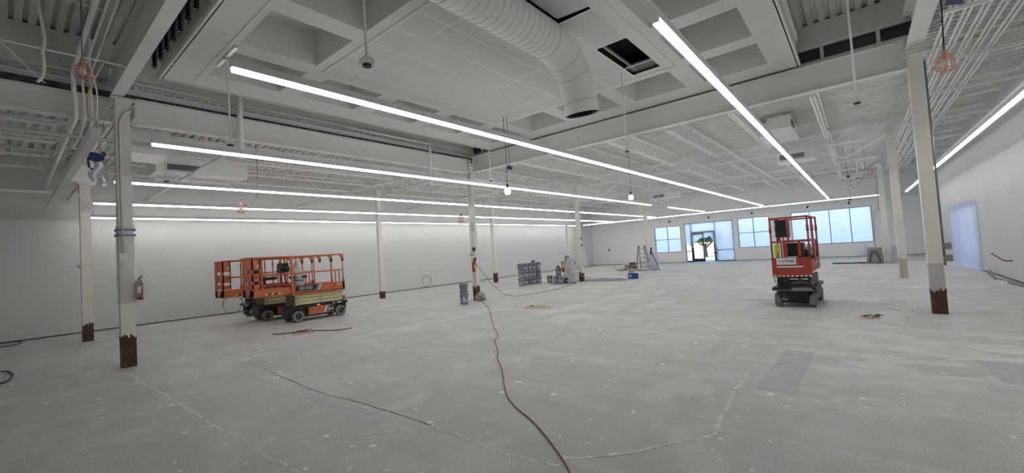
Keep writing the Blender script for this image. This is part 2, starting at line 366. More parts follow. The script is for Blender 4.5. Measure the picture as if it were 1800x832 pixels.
# windows
def window(idx, r, cols, rows, label):
    a, b, z0, z1 = r; fr = MB(); t = .045; y0, y1 = YF+.02, YF+.1
    fr.box(a, b, y0, y1, z0, z0+t).box(a, b, y0, y1, z1-t, z1).box(a, a+t, y0, y1, z0, z1).box(b-t, b, y0, y1, z0, z1)
    o = struct(fr.build('window_%d' % idx, frame_m), label, 'window')
    for i in range(1, cols):
        x = a+(b-a)*i/cols; MB().box(x-t/2, x+t/2, y0, y1, z0+t, z1-t).build('mullion', frame_m, o)
    for j in range(1, rows):
        z = z0+(z1-z0)*j/rows
        for i in range(cols): MB().box(a+(b-a)*i/cols+t/2, a+(b-a)*(i+1)/cols-t/2, y0, y1, z-t/2, z+t/2).build('transom', frame_m, o)
    for i in range(cols):
        for j in range(rows):
            MB().box(a+(b-a)*i/cols+t/2, a+(b-a)*(i+1)/cols-t/2, y0+.035, y0+.045, z0+(z1-z0)*j/rows+t/2, z0+(z1-z0)*(j+1)/rows-t/2).build('pane', glassm, o)
    return o
def sheet(x0, x1, z0, z1, y, nx=24, nz=18, amp=.02, cut=None, th=0):
    vs = []; fs = []
    for j in range(nz+1):
        for i in range(nx+1):
            x = x0+(x1-x0)*i/nx; z = z0+(z1-z0)*j/nz
            if cut: z = max(z, cut(x))
            vs.append((x, y+amp*math.sin(x*7+z*3)*math.sin(z*5+x*2+1)+random.uniform(-amp, amp)*.25, z))
    for j in range(nz):
        for i in range(nx):
            k = j*(nx+1)+i; fs.append((k, k+1, k+nx+2, k+nx+1))
    return MB().add(vs, fs, True)
o = window(1, WIN[0], 2, 2, 'small four pane window by the far left corner, covered with blue-lit film')
sheet(WIN[0][0]+.02, WIN[0][1]-.02, .87, 2.95, YF+.14).build('plastic_film', film, o)
o = window(2, WIN[1], 2, 2, 'four pane window right of the entrance, covered with pale film')
sheet(WIN[1][0]+.02, WIN[1][1]-.02, .94, 3.09, YF+.14).build('plastic_film', film, o)
o = window(3, WIN[2], 4, 1, 'wide four pane window behind the red lift, covered with film')
sheet(WIN[2][0]+.02, WIN[2][1]-.02, .92, 3.15, YF+.14, 40).build('plastic_film', film, o)
# entrance
a, b, _, z1 = DOOR; y0, y1 = YF+.03, YF+.13; t = .06
fr = MB().box(a, a+t, y0, y1, 0, z1).box(b-t, b, y0, y1, 0, z1).box(a, b, y0, y1, z1-t, z1)
dr = struct(fr.build('door_1', frame_m), 'glazed entrance with torn film and a tree outside', 'door')
for x in (-10.29, -8.50): MB().box(x-.03, x+.03, y0, y1, 0, z1-t).build('mullion', frame_m if x > -9 else door_m, dr)
MB().box(-10.26, -8.53, y0, y1, 2.26, 2.36).build('header', door_m, dr)
MB().box(-10.70, -10.32, y0, y1, .84, .90).build('transom', door_m, dr)
MB().box(-10.70, -10.32, y0, y1, 0, .1).build('sill', door_m, dr)
MB().box(-8.47, -7.30, y0, y1, .84, .90).build('transom', frame_m, dr)
MB().box(-8.47, -7.30, y0, y1, 0, .07).build('sill', door_m, dr)
lf = MB().box(-10.26, -10.15, y0, y1, .02, 2.26).box(-9.45, -9.36, y0, y1, .02, 2.26).box(-10.15, -9.45, y0, y1, .02, .26).box(-10.15, -9.45, y0, y1, 2.14, 2.26).build('door_leaf', door_m, dr)
MB().box(-10.15, -9.45, y0+.04, y0+.05, .26, 2.14).build('pane', glassm, lf)
MB().box(-9.53, -9.50, y0-.05, y0-.02, .9, 1.3).box(-9.53, -9.50, y0-.05, y0+.02, .92, .95).box(-9.53, -9.50, y0-.05, y0+.02, 1.25, 1.28).build('door_handle', greyst, lf)
lf = MB().box(-8.66, -8.56, y0, y1+.75, .02, 2.26).box(-8.62, -8.58, y1, y1+.75, .02, .26).build('door_leaf', door_m, dr, 'second leaf standing open')
MB().box(-8.72, -8.45, y0-.06, y0-.02, .60, .68).build('push_bar', door_m, lf)
for r in ((-10.70, -10.32, .1, .84), (-10.70, -10.32, .9, 3.0), (-8.47, -7.30, .07, .84), (-8.47, -7.30, .9, 3.0), (-10.26, -8.53, 2.36, 3.0)):
    MB().box(r[0], r[1], y0+.04, y0+.05, r[2], r[3]).build('pane', glassm, dr)
cut1 = lambda x: 1.55 + .35*max(0, min(1, (x+10.2)/.9)) - .95*max(0, min(1, (x+8.85)/.45)) + .06*math.sin(x*9)
sheet(-10.25, -8.30, 0, 3.02, YF+.01, 30, 20, .02, cut1).build('plastic_film', film, dr)
sheet(-8.32, -7.28, .86, 3.02, YF+.005, 16, 20, .02).build('plastic_film', film, dr)
sheet(-8.40, -7.28, .07, .85, YF+.0, 16, 10, .04).build('plastic_film', film, dr)
cut2 = lambda x: 1.6 - .5*max(0, min(1, (x+10.7)/.5))
sheet(-10.72, -10.12, 0, 3.02, YF-.01, 10, 20, .015, cut2).build('plastic_film', film, dr)
# plastic covered doorway, right wall
d2 = MB().box(XR+.02, XR+.12, DR[0], DR[0]+.08, 0, DR[2]).box(XR+.02, XR+.12, DR[1]-.08, DR[1], 0, DR[2]).box(XR+.02, XR+.12, DR[0], DR[1], DR[2]-.08, DR[2])
d2 = struct(d2.build('door_2', frame_m), 'doorway in right wall hung with a bluish plastic sheet', 'door')
vs = []; fs = []; nx, nz = 60, 24
for j in range(nz+1):
    for i in range(nx+1):
        yy = DR[0]-.22+(DR[1]-DR[0]+.44)*i/nx; z = .01+(DR[2]+.12)*j/nz
        fold = .035*math.sin(yy*14+math.sin(z*2)*.8)*(.35+.65*z/2.3) + .03*math.sin(yy*4+z*3)
        e_ = min(1, min(i, nx-i)/3); vs.append((XR-.004+(-.046+fold*.6)*e_, yy, z))
for j in range(nz):
    for i in range(nx): k = j*(nx+1)+i; fs.append((k, k+1, k+nx+2, k+nx+1))
MB().add(vs, fs, True).build('plastic_sheet', sheetm, d2)
MB().box(XR+.05, XR+.09, DR[0]+.08, (DR[0]+DR[1])/2-.03, .1, DR[2]-.08).build('pane', glassm, d2)
MB().box(XR+.05, XR+.09, (DR[0]+DR[1])/2+.03, DR[1]-.08, .1, DR[2]-.08).build('pane', glassm, d2)

# outdoors
struct(MB().box(-60, 60, YF+.25, 120, -.15, -.03).box(XR+.25, 60, -20, YF+.25, -.15, -.03).build('ground', asph), 'sunlit pale pavement outside the entrance', 'ground')
tr = thing('tree', 'small spreading tree outside the glass entrance', 'tree', (-12.1, 45.5, -.03))
MB().tube([(-12.1, 45.5, -.05), (-12.08, 45.5, .5), (-12.12, 45.5, 1.0), (-12.1, 45.5, 1.3)], .12, 8, [.16, .12, .11, .1]).build('trunk', barkm, tr)
for k in range(7):
    aa = k*2*PI/7; MB().tube([(-12.1, 45.5, .85+.05*k), (-12.1+.5*math.cos(aa), 45.5+.5*math.sin(aa), 1.3), (-12.1+1.0*math.cos(aa), 45.5+1.0*math.sin(aa), 1.85)], .05, 6, [.06, .045, .03]).build('branch', barkm, tr)
fo = MB()
for k in range(2600):
    aa = random.uniform(0, 2*PI); rr = 1.55*math.sqrt(random.random()); zz = 1.5+.25*(rr/1.5)**2*0+random.uniform(0, 1.3)*(1-.5*(rr/1.6)**2)
    p = Vector((-12.1+rr*math.cos(aa), 45.5+rr*math.sin(aa), zz)); d1 = Vector((random.gauss(0, 1), random.gauss(0, 1), random.gauss(0, 1))).normalized()*.11; d2_ = d1.orthogonal().normalized()*.05
    fo.add([p-d1, p+d2_, p+d1, p-d2_], [(0, 1, 2, 3)])
f = fo.build('foliage', leafm, tr); f['kind'] = 'stuff'

# ================================================================== COFFERED CEILING
ZC, ZT = 5.35, 5.97
cx0, cx1, cy0, cy1 = -9.91, -.76, 1.98, 11.28
cc = thing('ceiling_coffered', 'white coffered drop ceiling of square recesses around tiled centre panel', 'ceiling', ((cx0+cx1)/2, (cy0+cy1)/2, ZC), kind='structure')
XS = [(-9.2, -7.95), (-7.54, -6.27), (-5.87, -4.60), (-4.20, -2.93), (-2.52, -1.25)]
YS = [(2.53, 3.79), (4.21, 5.47), (5.89, 7.15), (7.57, 8.83), (9.25, 10.51)]
gx = [cx0]+[v for p in XS for v in p]+[cx1]; gy = [cy0]+[v for p in YS for v in p]+[cy1]
ix0, ix1, iy0, iy1 = -7.72, -2.74, 4.02, 9.06
sf = MB()
for i in range(len(gx)-1):
    for j in range(len(gy)-1):
        if (i % 2 == 1 and j % 2 == 1) or (3 <= i <= 7 and 3 <= j <= 7): continue
        sf.add([(gx[i], gy[j], ZC), (gx[i+1], gy[j], ZC), (gx[i+1], gy[j+1], ZC), (gx[i], gy[j+1], ZC)], [(0, 1, 2, 3)])
sf.build('soffit', coffm, cc)
MB().box(cx0, cx1, cy0, cy0+.02, ZC, ZT).box(cx0, cx1, cy1-.02, cy1, ZC, ZT).box(cx0, cx0+.02, cy0, cy1, ZC, ZT).box(cx1-.02, cx1, cy0, cy1, ZC, ZT).build('side_board', coffm, cc)
MB().box(cx0-.03, cx1+.03, cy0-.04, cy0, ZC-.01, ZC+.09).build('edge_trim', coffm, cc)
MB().box(cx0-.04, cx0, cy0, cy1, ZC-.01, ZC+.09).build('edge_trim', coffm, cc)
MB().box(cx1, cx1+.04, cy0, cy1, ZC-.01, ZC+.09).build('edge_trim', coffm, cc)
MB().box(cx1+.04, cx1+.1, cy0, cy1-1.2, ZC+.12, ZC+.3).build('edge_rail', coffm, cc)
MB().box(cx0+.2, cx1-.2, 2.42, 2.445, ZC-.012, ZC).build('trim_line', coffm, cc)
for i, (a, b) in enumerate(XS):
    for j, (c_, d_) in enumerate(YS):
        if 0 < i < 4 and 0 < j < 4: continue
        m_ = MB(); q = [(a, c_), (b, c_), (b, d_), (a, d_)]
        m_.add([(x, y, ZC) for x, y in q]+[(x, y, ZT) for x, y in q], [(0, 1, 5, 4), (1, 2, 6, 5), (2, 3, 7, 6), (3, 0, 4, 7), (4, 5, 6, 7)])
        m_.build('coffer', coffm, cc)
TX = [-7.70, -7.33, -6.70, -6.07, -5.44, -4.81, -4.18, -3.55, -2.93]; TY = [4.04, 4.62, 5.87, 7.12, 8.37, 9.04]
tj = .006
for i in range(len(TX)-1):
    for j in range(len(TY)-1):
        if i == 7 and j in (3, 4): continue
        dz = random.uniform(-.003, .003); tl = MB().box(TX[i]+tj, TX[i+1]-tj, TY[j]+tj, TY[j+1]-tj, ZC-.012, ZC-.002)
        if i == 7 and j == 1: tl = MB().box(TX[i]+.02, TX[i+1]-.02, TY[j]+tj, TY[j+1]-.05, ZC+.03, ZC+.05, Matrix.Rotation(.06, 3, 'Y'))
        if i == 7 and j == 0: tl = MB().box(TX[i]+.02, TX[i+1]-.02, TY[j]+tj, TY[j+1]-tj, ZC-.02, ZC-.004)
        for v in tl.v: v.z += dz
        tl.build('ceiling_tile', tilem, cc)
for x in TX[1:-1]: MB().box(x-.012, x+.012, TY[0], TY[-1], ZC-.0135, ZC-.004).build('ceiling_tee', steel, cc)
for y in TY[1:-1]: MB().box(TX[0], TX[-1], y-.012, y+.012, ZC-.0130, ZC-.004).build('ceiling_tee', steel, cc)
MB().box(ix0, ix1, iy0-.04, iy0+.03, ZC-.014, ZC).box(ix0, ix1, iy1-.03, iy1+.04, ZC-.014, ZC).box(ix0-.03, ix0+.03, iy0, iy1, ZC-.014, ZC).box(-2.94, ix1+.03, iy0, iy1, ZC-.014, ZC).build('border_trim', coffm, cc)
MB().box(-3.6, -2.9, 7.0, 9.1, ZC+.35, ZC+.37).box(-3.6, -3.58, 7.0, 9.1, ZC, ZC+.36).box(-2.92, -2.9, 7.0, 9.1, ZC, ZC+.36).box(-3.6, -2.9, 7.0, 7.02, ZC, ZC+.36).box(-3.6, -2.9, 9.08, 9.1, ZC, ZC+.36).build('plenum_void', darkm, cc)
MB().box(-3.47, -3.42, 7.1, 8.95, ZC+.05, ZC+.09).build('hanger_channel', greyst, cc)
MB().box(-3.55, -2.95, 8.45, 8.98, ZC+.06, ZC+.08).build('loose_panel', mat('loose_panel_grey', (.2, .2, .19), .8), cc)
# dark studs in the gap beside the beam
for k in range(15):
    x = -9.6+.42*k; g = MB().box(x-.05, x+.05, 1.80, 1.83, ZC+.06, ZR).box(x-.05, x-.045, 1.80, 1.86, ZC+.06, ZR).box(x+.045, x+.05, 1.80, 1.86, ZC+.06, ZR)
    g.build('metal_stud', studm, cc)
for z in (5.72, 6.0): MB().box(cx0, -3.4, 1.84, 1.87, z, z+.04).build('metal_track', studm, cc)

# ================================================================== BEAMS
def ibeam(name, label, axis, u0, u1, c, z0, z1, fwid=.22, t=.022, web=.014, group=None):
    f = MB(); loc = (c, (u0+u1)/2, z0) if axis == 'y' else ((u0+u1)/2, c, z0)
    o = thing(name, label, 'beam', loc, group)
    def bx(c0, c1, za, zb):
        return MB().box(c+c0, c+c1, u0, u1, za, zb) if axis == 'y' else MB().box(u0, u1, c+c0, c+c1, za, zb)
    bx(-fwid/2, fwid/2, z0, z0+t).build('bottom_flange', beamm, o); bx(-fwid/2, fwid/2, z1-t, z1).build('top_flange', beamm, o)
    bx(-web/2, web/2, z0+t, z1-t).build('web', beamm, o)
    return o
ibeam('steel_beam', 'long white steel beam between the two left columns below the coffered ceiling', 'y', 1.75, 11.0, -10.95, 4.67, 5.17)
ibeam('steel_beam', 'white steel beam running out of frame at the upper left', 'y', YB, 1.4, -10.95, 4.64, 5.10)
ibeam('steel_beam', 'long white steel beam spanning between centre and right columns', 'x', -10.95, .95, 11.3, 4.72, 5.30)
ibeam('steel_beam', 'thick beam overhead climbing from near left column to top edge', 'x', -10.95, 1.0, 1.44, 5.05, 5.75, .18)
ibeam('steel_beam', 'beam overhead at upper right, running from right column towards the viewer', 'y', YB, 11.2, 1.08, 5.12, 5.75, .26)

# ================================================================== COLUMNS
def column(x, y, h, label, wd=.20, paint=.55, prim=0, low=rustm, extra=None, cap=True):
    o = thing('steel_column', label, 'column', (x, y, 0), 'painted steel columns'); s = wd/2
    MB().box(x-s, x+s, y-s, y+s, paint, h).build('shaft', colm, o)
    if prim: MB().box(x-s+.002, x+s-.002, y-s+.002, y+s-.002, paint-prim, paint).build('primer_band', primer, o)
    if paint:
        jag = MB().box(x-s+.001, x+s-.001, y-s+.001, y+s-.001, 0, paint-prim)
        n = 7
        for sx, sy in ((1, 0), (-1, 0), (0, 1), (0, -1)):
            for k in range(n):
                hh = random.uniform(.0, .09); p0 = -s+wd*k/n; p1 = p0+wd/n; e = s+.0015
                if sx: jag.box(x+sx*e-.001, x+sx*e+.001, y+p0, y+p1, paint-prim-.02, paint-prim+hh)
                else: jag.box(x+p0, x+p1, y+sy*e-.001, y+sy*e+.001, paint-prim-.02, paint-prim+hh)
        jag.build('unpainted_base', low, o, 'dark brown bare steel foot' if low is rustm else 'unpainted foot')
    if cap: MB().box(x-s-.06, x+s+.06, y-s-.06, y+s+.06, h-.03, h).build('cap_plate', colm, o)
    return o
c1 = column(-10.62, 1.51, 5.03, 'near left column wrapped in plastic with a dark brown foot', .21, .52)
MB().tube([(-10.50, 1.46, 2.05), (-10.50, 1.46, 4.55), (-10.49, 1.52, 4.72), (-10.47, 1.62, 4.8)], .017).build('conduit', colm, c1)
MB().box(-10.52, -10.46, 1.40, 1.52, 1.95, 2.1).build('outlet_box', colm, c1)
c2 = column(-16.28, 1.51, 4.30, 'column near left wall with brown foot, left of the wrapped one', .21, .42)
MB().ext([(-16.55, 4.3), (-16.0, 4.3), (-15.85, 4.75), (-16.7, 4.75)], 'y', 1.2, 1.8).build('capital', steel, c2)
MB().bar((-16.35, 1.40, 4.16), (-18.9, 1.40, 4.16), .09, .12).build('wall_strut', beamm, c2)
MB().cyl((-16.18, 1.40, 2.02), (-16.14, 1.36, 2.02), .05, n=12).build('round_cover', creamhub, c2)
c3 = column(-11.05, 11.2, 4.72, 'centre column with extinguisher, sign and cables at its foot', .19, .45)
MB().tube([(-10.94, 11.1, 1.5), (-10.94, 11.1, 4.7)], .02).build('conduit', steel, c3)
MB().tube([(-10.98, 11.06, .9), (-10.98, 11.06, 4.7)], .012).build('conduit', steel, c3)
for z in (1.42, 1.80): MB().box(-10.96, -10.90, 11.02, 11.12, z, z+.14).build('outlet_box', black, c3)
MB().box(-11.0, -10.945, 11.06, 11.16, 2.55, 2.85).build('sticker', mat('red_white_sticker', (.55, .3, .28), .6, var=.4, vscale=20), c3)
column(-16.5, 10.8, 4.85, 'slim column against the left wall, between lifts and centre column', .18, .25)
column(-16.35, 18.2, 4.85, 'slim column with brown foot just left of the bucket stack', .19, .5)
c6 = column(-10.85, 18.5, 4.85, 'column with blue tape tabs beside the paint sprayer', .2, .38)
for z in (1.75, 2.1): MB().box(-10.72, -10.66, 18.42, 18.46, z, z+.1).build('tape_tab', bluem, c6)
column(-16.5, 26.5, 4.85, 'thin far column behind the paint sprayer', .19, .0)
column(-10.85, 27.2, 4.85, 'far column behind the leaning ladder', .2, .0)
c9 = column(1.06, 11.25, 4.95, 'near right column with a grey band and brown foot', .21, .95, .55)
MB().tube([(1.19, 11.2, .9), (1.19, 11.2, 4.8)], .016).build('conduit', greyst, c9)
for z in (1.2, .98): MB().box(1.17, 1.29, 11.14, 11.24, z, z+.12).build('junction_box', greyst, c9)
MB().box(.952, 1.168, 11.142, 11.36, 1.26, 1.265).build('paint_line', primer, c9)
c10 = column(1.04, 19.1, 4.85, 'middle column on the right with a bare tan foot', .21, .6, low=mat('bare_tan_foot', (.52, .46, .36), .7, var=.12, vscale=8))
MB().cyl((1.0, 18.99, 2.0), (1.0, 18.96, 2.0), .06, n=12).build('round_cover', colm, c10)
column(.98, 27.5, 4.85, 'farthest right column beside the waste bin', .21, .0)

# ================================================================== JOISTS, GIRDERS, PIPES
JC = {}
def joist_meshes(L, zb, zt, cut):
    k = (round(L, 3), zb, zt, cut)
    if k in JC: return JC[k]
    tc_ = MB().box(-.06, -.012, 0, L, zt-.05, zt).box(.012, .06, 0, L, zt-.05, zt).mesh('top_chord', steel)
    bc_ = MB().box(-.06, -.014, cut, L-cut, zb, zb+.045).box(.014, .06, cut, L-cut, zb, zb+.045).mesh('bottom_chord', steel)
    wb = MB(); n = max(2, int((L-2*cut)/.55)); s = (L-2*cut)/n
    for i in range(n):
        y = cut+i*s; wb.bar((0, y, zb+.02), (0, y+s/2, zt-.02), .018); wb.bar((0, y+s/2, zt-.02), (0, y+s, zb+.02), .018)
    wb.bar((0, 0, zt-.02), (0, cut, zb+.02), .02); wb.bar((0, L, zt-.02), (0, L-cut, zb+.02), .02)
    JC[k] = (tc_, bc_, wb.mesh('web', steel)); return JC[k]
def joist(x, y0, y1, label, group, rz=0, zb=4.86, zt=ZD-.005, cut=.55):
    o = thing('bar_joist', label, 'joist', (x, y0, 0), group, world=False); o.rotation_euler.z = rz
    a, b, c_ = joist_meshes(y1-y0, zb, zt, cut)
    for nm, me in (('top_chord', a), ('bottom_chord', b), ('web', c_)): put(nm, me, o)
    return o
LX = [-12.55, -14.25, -15.95, -17.65]; MX = [-.62, -2.34, -4.06, -5.80, -7.55, -9.3]
BAYS = [(-2.5, 1.4, 'unlit bay at far left edge'), (1.6, 10.9, 'bay above the orange lifts'), (11.5, 18.7, 'bay past the centre column'), (19.2, 26.7, 'bay above the bucket stack'), (27.2, 34.6, 'bay next to the window wall')]
for (y0, y1, nm) in BAYS:
    for i, x in enumerate(LX): joist(x, y0, y1, '%s open web joist from the long left beam line, %s' % (ORD[i], nm), 'ceiling joists along the left side')
for (y0, y1, nm) in BAYS[2:]:
    nm = {'bay past the centre column': 'bay just beyond the spanning beam', 'bay above the bucket stack': 'middle bay of the main hall', 'bay next to the window wall': 'bay nearest the windows'}[nm]
    for i, x in enumerate(MX): joist(x, y0, y1, '%s open web joist from the right column row, %s' % (ORD[i], nm), 'ceiling joists of the main hall', cut=.5 if i % 2 else .7)
ys = [-1.4+1.75*i for i in range(21)]
for i, y in enumerate([v for v in ys if v < 34]): joist(XR, y, y+1.9, 'short cross joist over the right strip, %s from the near end' % (ORD[i] if i < 20 else ['twenty-first', 'twenty-second'][i-20]), 'cross joists on the right strip', PI/2, 4.98, ZD-.005, .2)
def girder(x0, x1, y, label, zb=4.72, zt=5.2, n=8):
    o = thing('truss_girder', label, 'girder', ((x0+x1)/2, y, zb), 'truss girders between columns')
    MB().box(x0, x1, y-.07, y-.015, zt-.06, zt).box(x0, x1, y+.015, y+.07, zt-.06, zt).build('top_chord', steel, o)
    MB().box(x0+.4, x1-.4, y-.07, y-.015, zb, zb+.06).box(x0+.4, x1-.4, y+.015, y+.07, zb, zb+.06).build('bottom_chord', steel, o)
    s = (x1-x0)/n
    for i in range(n):
        x = x0+i*s; MB().bar((x, y, zt-.05), (x+s/2, y, zb+.05), .035).bar((x+s/2, y, zb+.05), (x+s, y, zt-.05), .035).build('web_pair', steel, o)
for y, a in ((1.5, 'beside near left columns'), (11.2, 'left of the centre column'), (18.7, 'above bucket stack'), (26.9, 'far left bay')):
    girder(-16.3, -11.0, y, 'white truss girder linking the left two column rows, ' + a, n=6)
    girder(-18.95, -16.5, y, 'short truss girder from left wall to its column, ' + a, n=3)
for y, a in ((18.9, 'over the middle of the hall'), (27.1, 'over the far part of the hall')):
    girder(-10.7, -5.0, y, 'white truss girder from left column row inward, ' + a, n=6)
    girder(-5.0, .95, y, 'white truss girder from right column row inward, ' + a, n=6)
    for sx, xx, nm in ((1, -10.7, 'left'), (-1, .9, 'right')):
        tag(MB().bar((xx, y, 4.78), (xx+sx*1.1, y, 4.2), .06).bar((xx+sx*1.1, y, 4.2), (xx+sx*2.2, y, 4.78), .06).bar((xx+sx*1.1, y, 4.2), (xx+sx*1.1, y, 4.78), .02).build('angle_brace', steel), 'V shaped brace under girder by %s columns, %s' % (nm, a), 'brace', 'angle braces under girders')
# small braces by centre column
tag(MB().bar((-11.1, 11.4, 4.75), (-13.2, 11.2, 4.3), .05).bar((-13.2, 11.2, 4.3), (-14.8, 11.2, 4.75), .05).build('angle_brace', steel), 'V shaped angle brace left of the centre column top', 'brace', 'angle braces under girders')

# pipes
def pipe(pts, r, label, name='sprinkler_pipe', cat='pipe', m=steel, group='ceiling pipes', n=8):
    return tag(MB().tube(pts, r, n).build(name, m), label, cat, group)
pipe([(-10.9, 3.25, 4.25), (-18.95, 3.25, 4.25)], .045, 'white pipe under left joists from beam to wall, above near lift')
pipe([(-10.9, 8.4, 4.3), (-18.95, 8.4, 4.3)], .045, 'white pipe under left joists, second from the near left column')
pipe([(-10.9, 14.2, 4.4), (-18.95, 14.2, 4.4)], .04, 'white pipe under left joists, beyond the centre column')
pipe([(-11.78, YB+.1, 4.5), (-11.78, 34, 4.5)], .04, 'long white sprinkler main running beside the left column row')
pipe([(-7, 11.9, 4.62), (-7, 34, 4.62)], .03, 'white sprinkler line down the middle of the hall')
pipe([(-3.2, 11.9, 4.62), (-3.2, 34, 4.62)], .03, 'white sprinkler line right of the hall centre')
pipe([(-18.5, 33.6, 4.825), (1.0, 33.6, 4.825)], .035, 'white pipe crossing in front of the window wall top')
pipe([(-9.5, 23.2, 4.7), (.9, 23.2, 4.7)], .03, 'white pipe crossing the far hall between girders')
pipe([(2.75, 2, 4.3), (2.75, 33.5, 4.3)], .09, 'fat white pipe along right wall above the line light', n=14)
for k in range(5):
    for e in (0, .07):
        pipe([(1.32+.2*k+e, -2, 5.0-.0*k), (1.32+.2*k+e, 33.8, 4.9)], .019, ['left', 'right'][e > 0]+' tube of the %s conduit pair from the right columns' % ORD[k], 'conduit', 'conduit', group='conduit rack on the right', n=6)
for i, y in enumerate((6.5, 9.2, 11.9, 14.6, 18.2, 22, 26, 30)):
    tag(MB().box(1.2, 3.15, y-.03, y+.03, 4.86, 4.91).build('strut_channel', steel), 'white strut bar carrying the right conduits, %s from the near end' % ORD[i], 'strut', 'conduit supports')
pipe([(-18.93, YB+.1, 4.4), (-18.93, 1.3, 4.4)], .045, 'white pipe along top of left wall at picture edge')
# drop pipe through the long beam
pipe([(-10.75, 3.55, ZR), (-10.75, 3.55, 4.2)], .06, 'vertical white drop pipe crossing the long left beam', n=12)
pipe([(-10.75, 9.1, ZR), (-10.75, 9.1, 4.0)], .04, 'vertical white drop pipe near the centre column end of beam', n=10)
pipe([(-10.75, 6.2, 5.42), (-10.75, 9.1, 5.42)], .03, 'short horizontal pipe in the slot above the long left beam')

# ================================================================== LINE LIGHTS
def line_light(label, axis, c, u0, u1, z=3.60, lit=None, gaps=(), seg=2.44, wires=True, wid=.075):
    loc = (c, u0, z) if axis == 'y' else (u0, c, z)
    o = thing('line_light', label, 'line light', loc, 'suspended line lights')
    def bx(c0, c1, a, b, za, zb): return MB().box(c+c0, c+c1, a, b, za, zb) if axis == 'y' else MB().box(a, b, c+c0, c+c1, za, zb)
    bx(-wid/2, wid/2, u0, u1, z+.02, z+.10).build('housing', housing, o)
    a = u0
    while a < u1-.05:
        b = min(a+seg, u1); off = any(g0 <= (a+b)/2 <= g1 for g0, g1 in gaps)
        bx(-wid/2+.004, wid/2-.004, a+.012, b-.012, z-.014, z+.02).build('lens', frost if off else lens, o)
        a = b
    if wires:
        a = u0+.3
        while a < u1:
            p = (c, a) if axis == 'y' else (a, c)
            MB().tube([(p[0], p[1], z+.10), (p[0], p[1], (ZC if (cx0 < p[0] < cx1 and p[1] < cy1) else ZD))], .0022, 4).build('cable', frost, o); a += 2*seg
    return o
line_light('lit line light starting under the coffered ceiling, nearest of the left rows', 'y', -4.58, 1.45, 30.9)
line_light('lit line light starting below the long beam, second row from the ceiling duct', 'y', -8.02, 1.46, 30.6, gaps=((21.5, 23.5),))
line_light('third lit line light row from the duct, passing behind near left column', 'y', -11.6, 1.5, 31.2)
line_light('fourth lit line light row from the duct, above the lifts', 'y', -15.1, 1.55, 31.2)
line_light('lit line light row closest to the long left wall', 'y', -18.3, 1.58, 31.2, z=3.56)
line_light('lit line light right of the duct with an unlit end overhead', 'y', -1.24, 1.26, 31.0, gaps=((0, 3.6), (27.0, 28.2)))
line_light('lit line light along the right wall', 'y', 2.12, 1.4, 31.3)
line_light('lit line light crossing in front of the entrance and windows', 'x', 31.9, -18.2, 1.07)
o = line_light('unlit plastic wrapped line light hanging at the far left', 'x', .85, -17.0, -7.85, gaps=((-99, 99),), wid=.11)
# end bracket on the first light
tag(MB().box(-4.84, -4.30, 1.40, 1.43, 3.70, 3.73).box(-4.60, -4.56, 1.40, 1.48, 3.68, 3.71).build('end_bracket', steel), 'grey mounting bracket at near end of the first line light', 'bracket')

# ================================================================== SENSOR PENDANTS
def pendant(x, y, zt, label, zb=3.62):
    o = thing('sensor_pendant', label, 'sensor', (x, y, zb), 'pendant ceiling sensors')
    MB().tube([(x, y, zb+.06), (x, y, zt)], .014).build('rod', steel, o)
    MB().cyl((x, y, zt-.03), (x, y, zt), .05, n=12).build('canopy', steel, o)
    MB().box(x-.055, x+.055, y-.055, y+.055, zb, zb+.06).build('box', housing, o)
    MB().cyl((x, y, zb-.018), (x, y, zb), .045, n=10).build('sensor_eye', black, o)
pendant(-3.67, 2.36, ZC, 'rod hung sensor under the coffers, left of the duct')
pendant(-7.47, 2.32, ZC, 'rod hung sensor before the long beam')
pendant(-3.63, 8.40, ZC, 'rod hung sensor right of the duct mouth')
pendant(.12, 8.44, ZR, 'rod hung sensor in front of the beam near right column')
pendant(-11.15, 2.26, ZD, 'rod hung sensor right of the wrapped column')
pendant(-7.5, 8.4, ZC, 'rod hung sensor by the centre column')
for x, y, a in ((-3.6, 20.4, 'above the red lift'), (-7.4, 20.4, 'in the mid hall'), (0.1, 20.4, 'by the middle right column')): pendant(x, y, ZD, 'far rod hung sensor '+a)

# ================================================================== DUCT
du = thing('spiral_duct', 'big white round spiral duct bending down to an open end', 'duct', (-3.5, 3.5, 5.0))
RD = .30
path = []; X0 = -3.62; ZDU = 5.0
for y in (2.75, 3, 3.6, 4.5, 5.62): path.append((X0, y, ZDU))
for k in range(1, 9):
    a = k/8*math.radians(80); path.append((X0, 5.62+.95*math.sin(a), ZDU-.95*(1-math.cos(a))))
ed = Vector((0, math.cos(math.radians(80)), -math.sin(math.radians(80)))); pe = Vector(path[-1]); endp = pe+ed*.2
path.append(tuple(endp))
MB().tube(path, RD, 40, caps=False).build('shell', spiral_m, du)
MB().tube([path[-2], tuple(endp-ed*.003)], RD-.008, 40, caps=False).tube([tuple(endp-ed*.02), tuple(endp)], RD-.004, 40, [RD-.03, RD-.012], caps=False).build('lining', black, du)
MB().cyl(tuple(endp-ed*.14), tuple(endp-ed*.13), RD-.01, n=40).build('dark_inside', darkm, du)
MB().cyl((X0, 2.745, ZDU), (X0, 2.76, ZDU), RD, n=40).build('end_cap', spiral_m, du)
MB().cyl((X0, 3.1, ZDU), (X0, 3.1, ZC+.3), .22, n=28).build('riser', spiral_m, du)
def ring(p, d, r, t, nm, m):
    p = Vector(p); d = Vector(d).normalized(); MB().tube([p-d*t, p+d*t], r, 40, caps=False).build(nm, m, du)
for k, y in enumerate((2.78, 3.4, 5.55)): ring((X0, y, ZDU), (0, 1, 0), RD+.003, .009, 'joint_ring', seam_m)
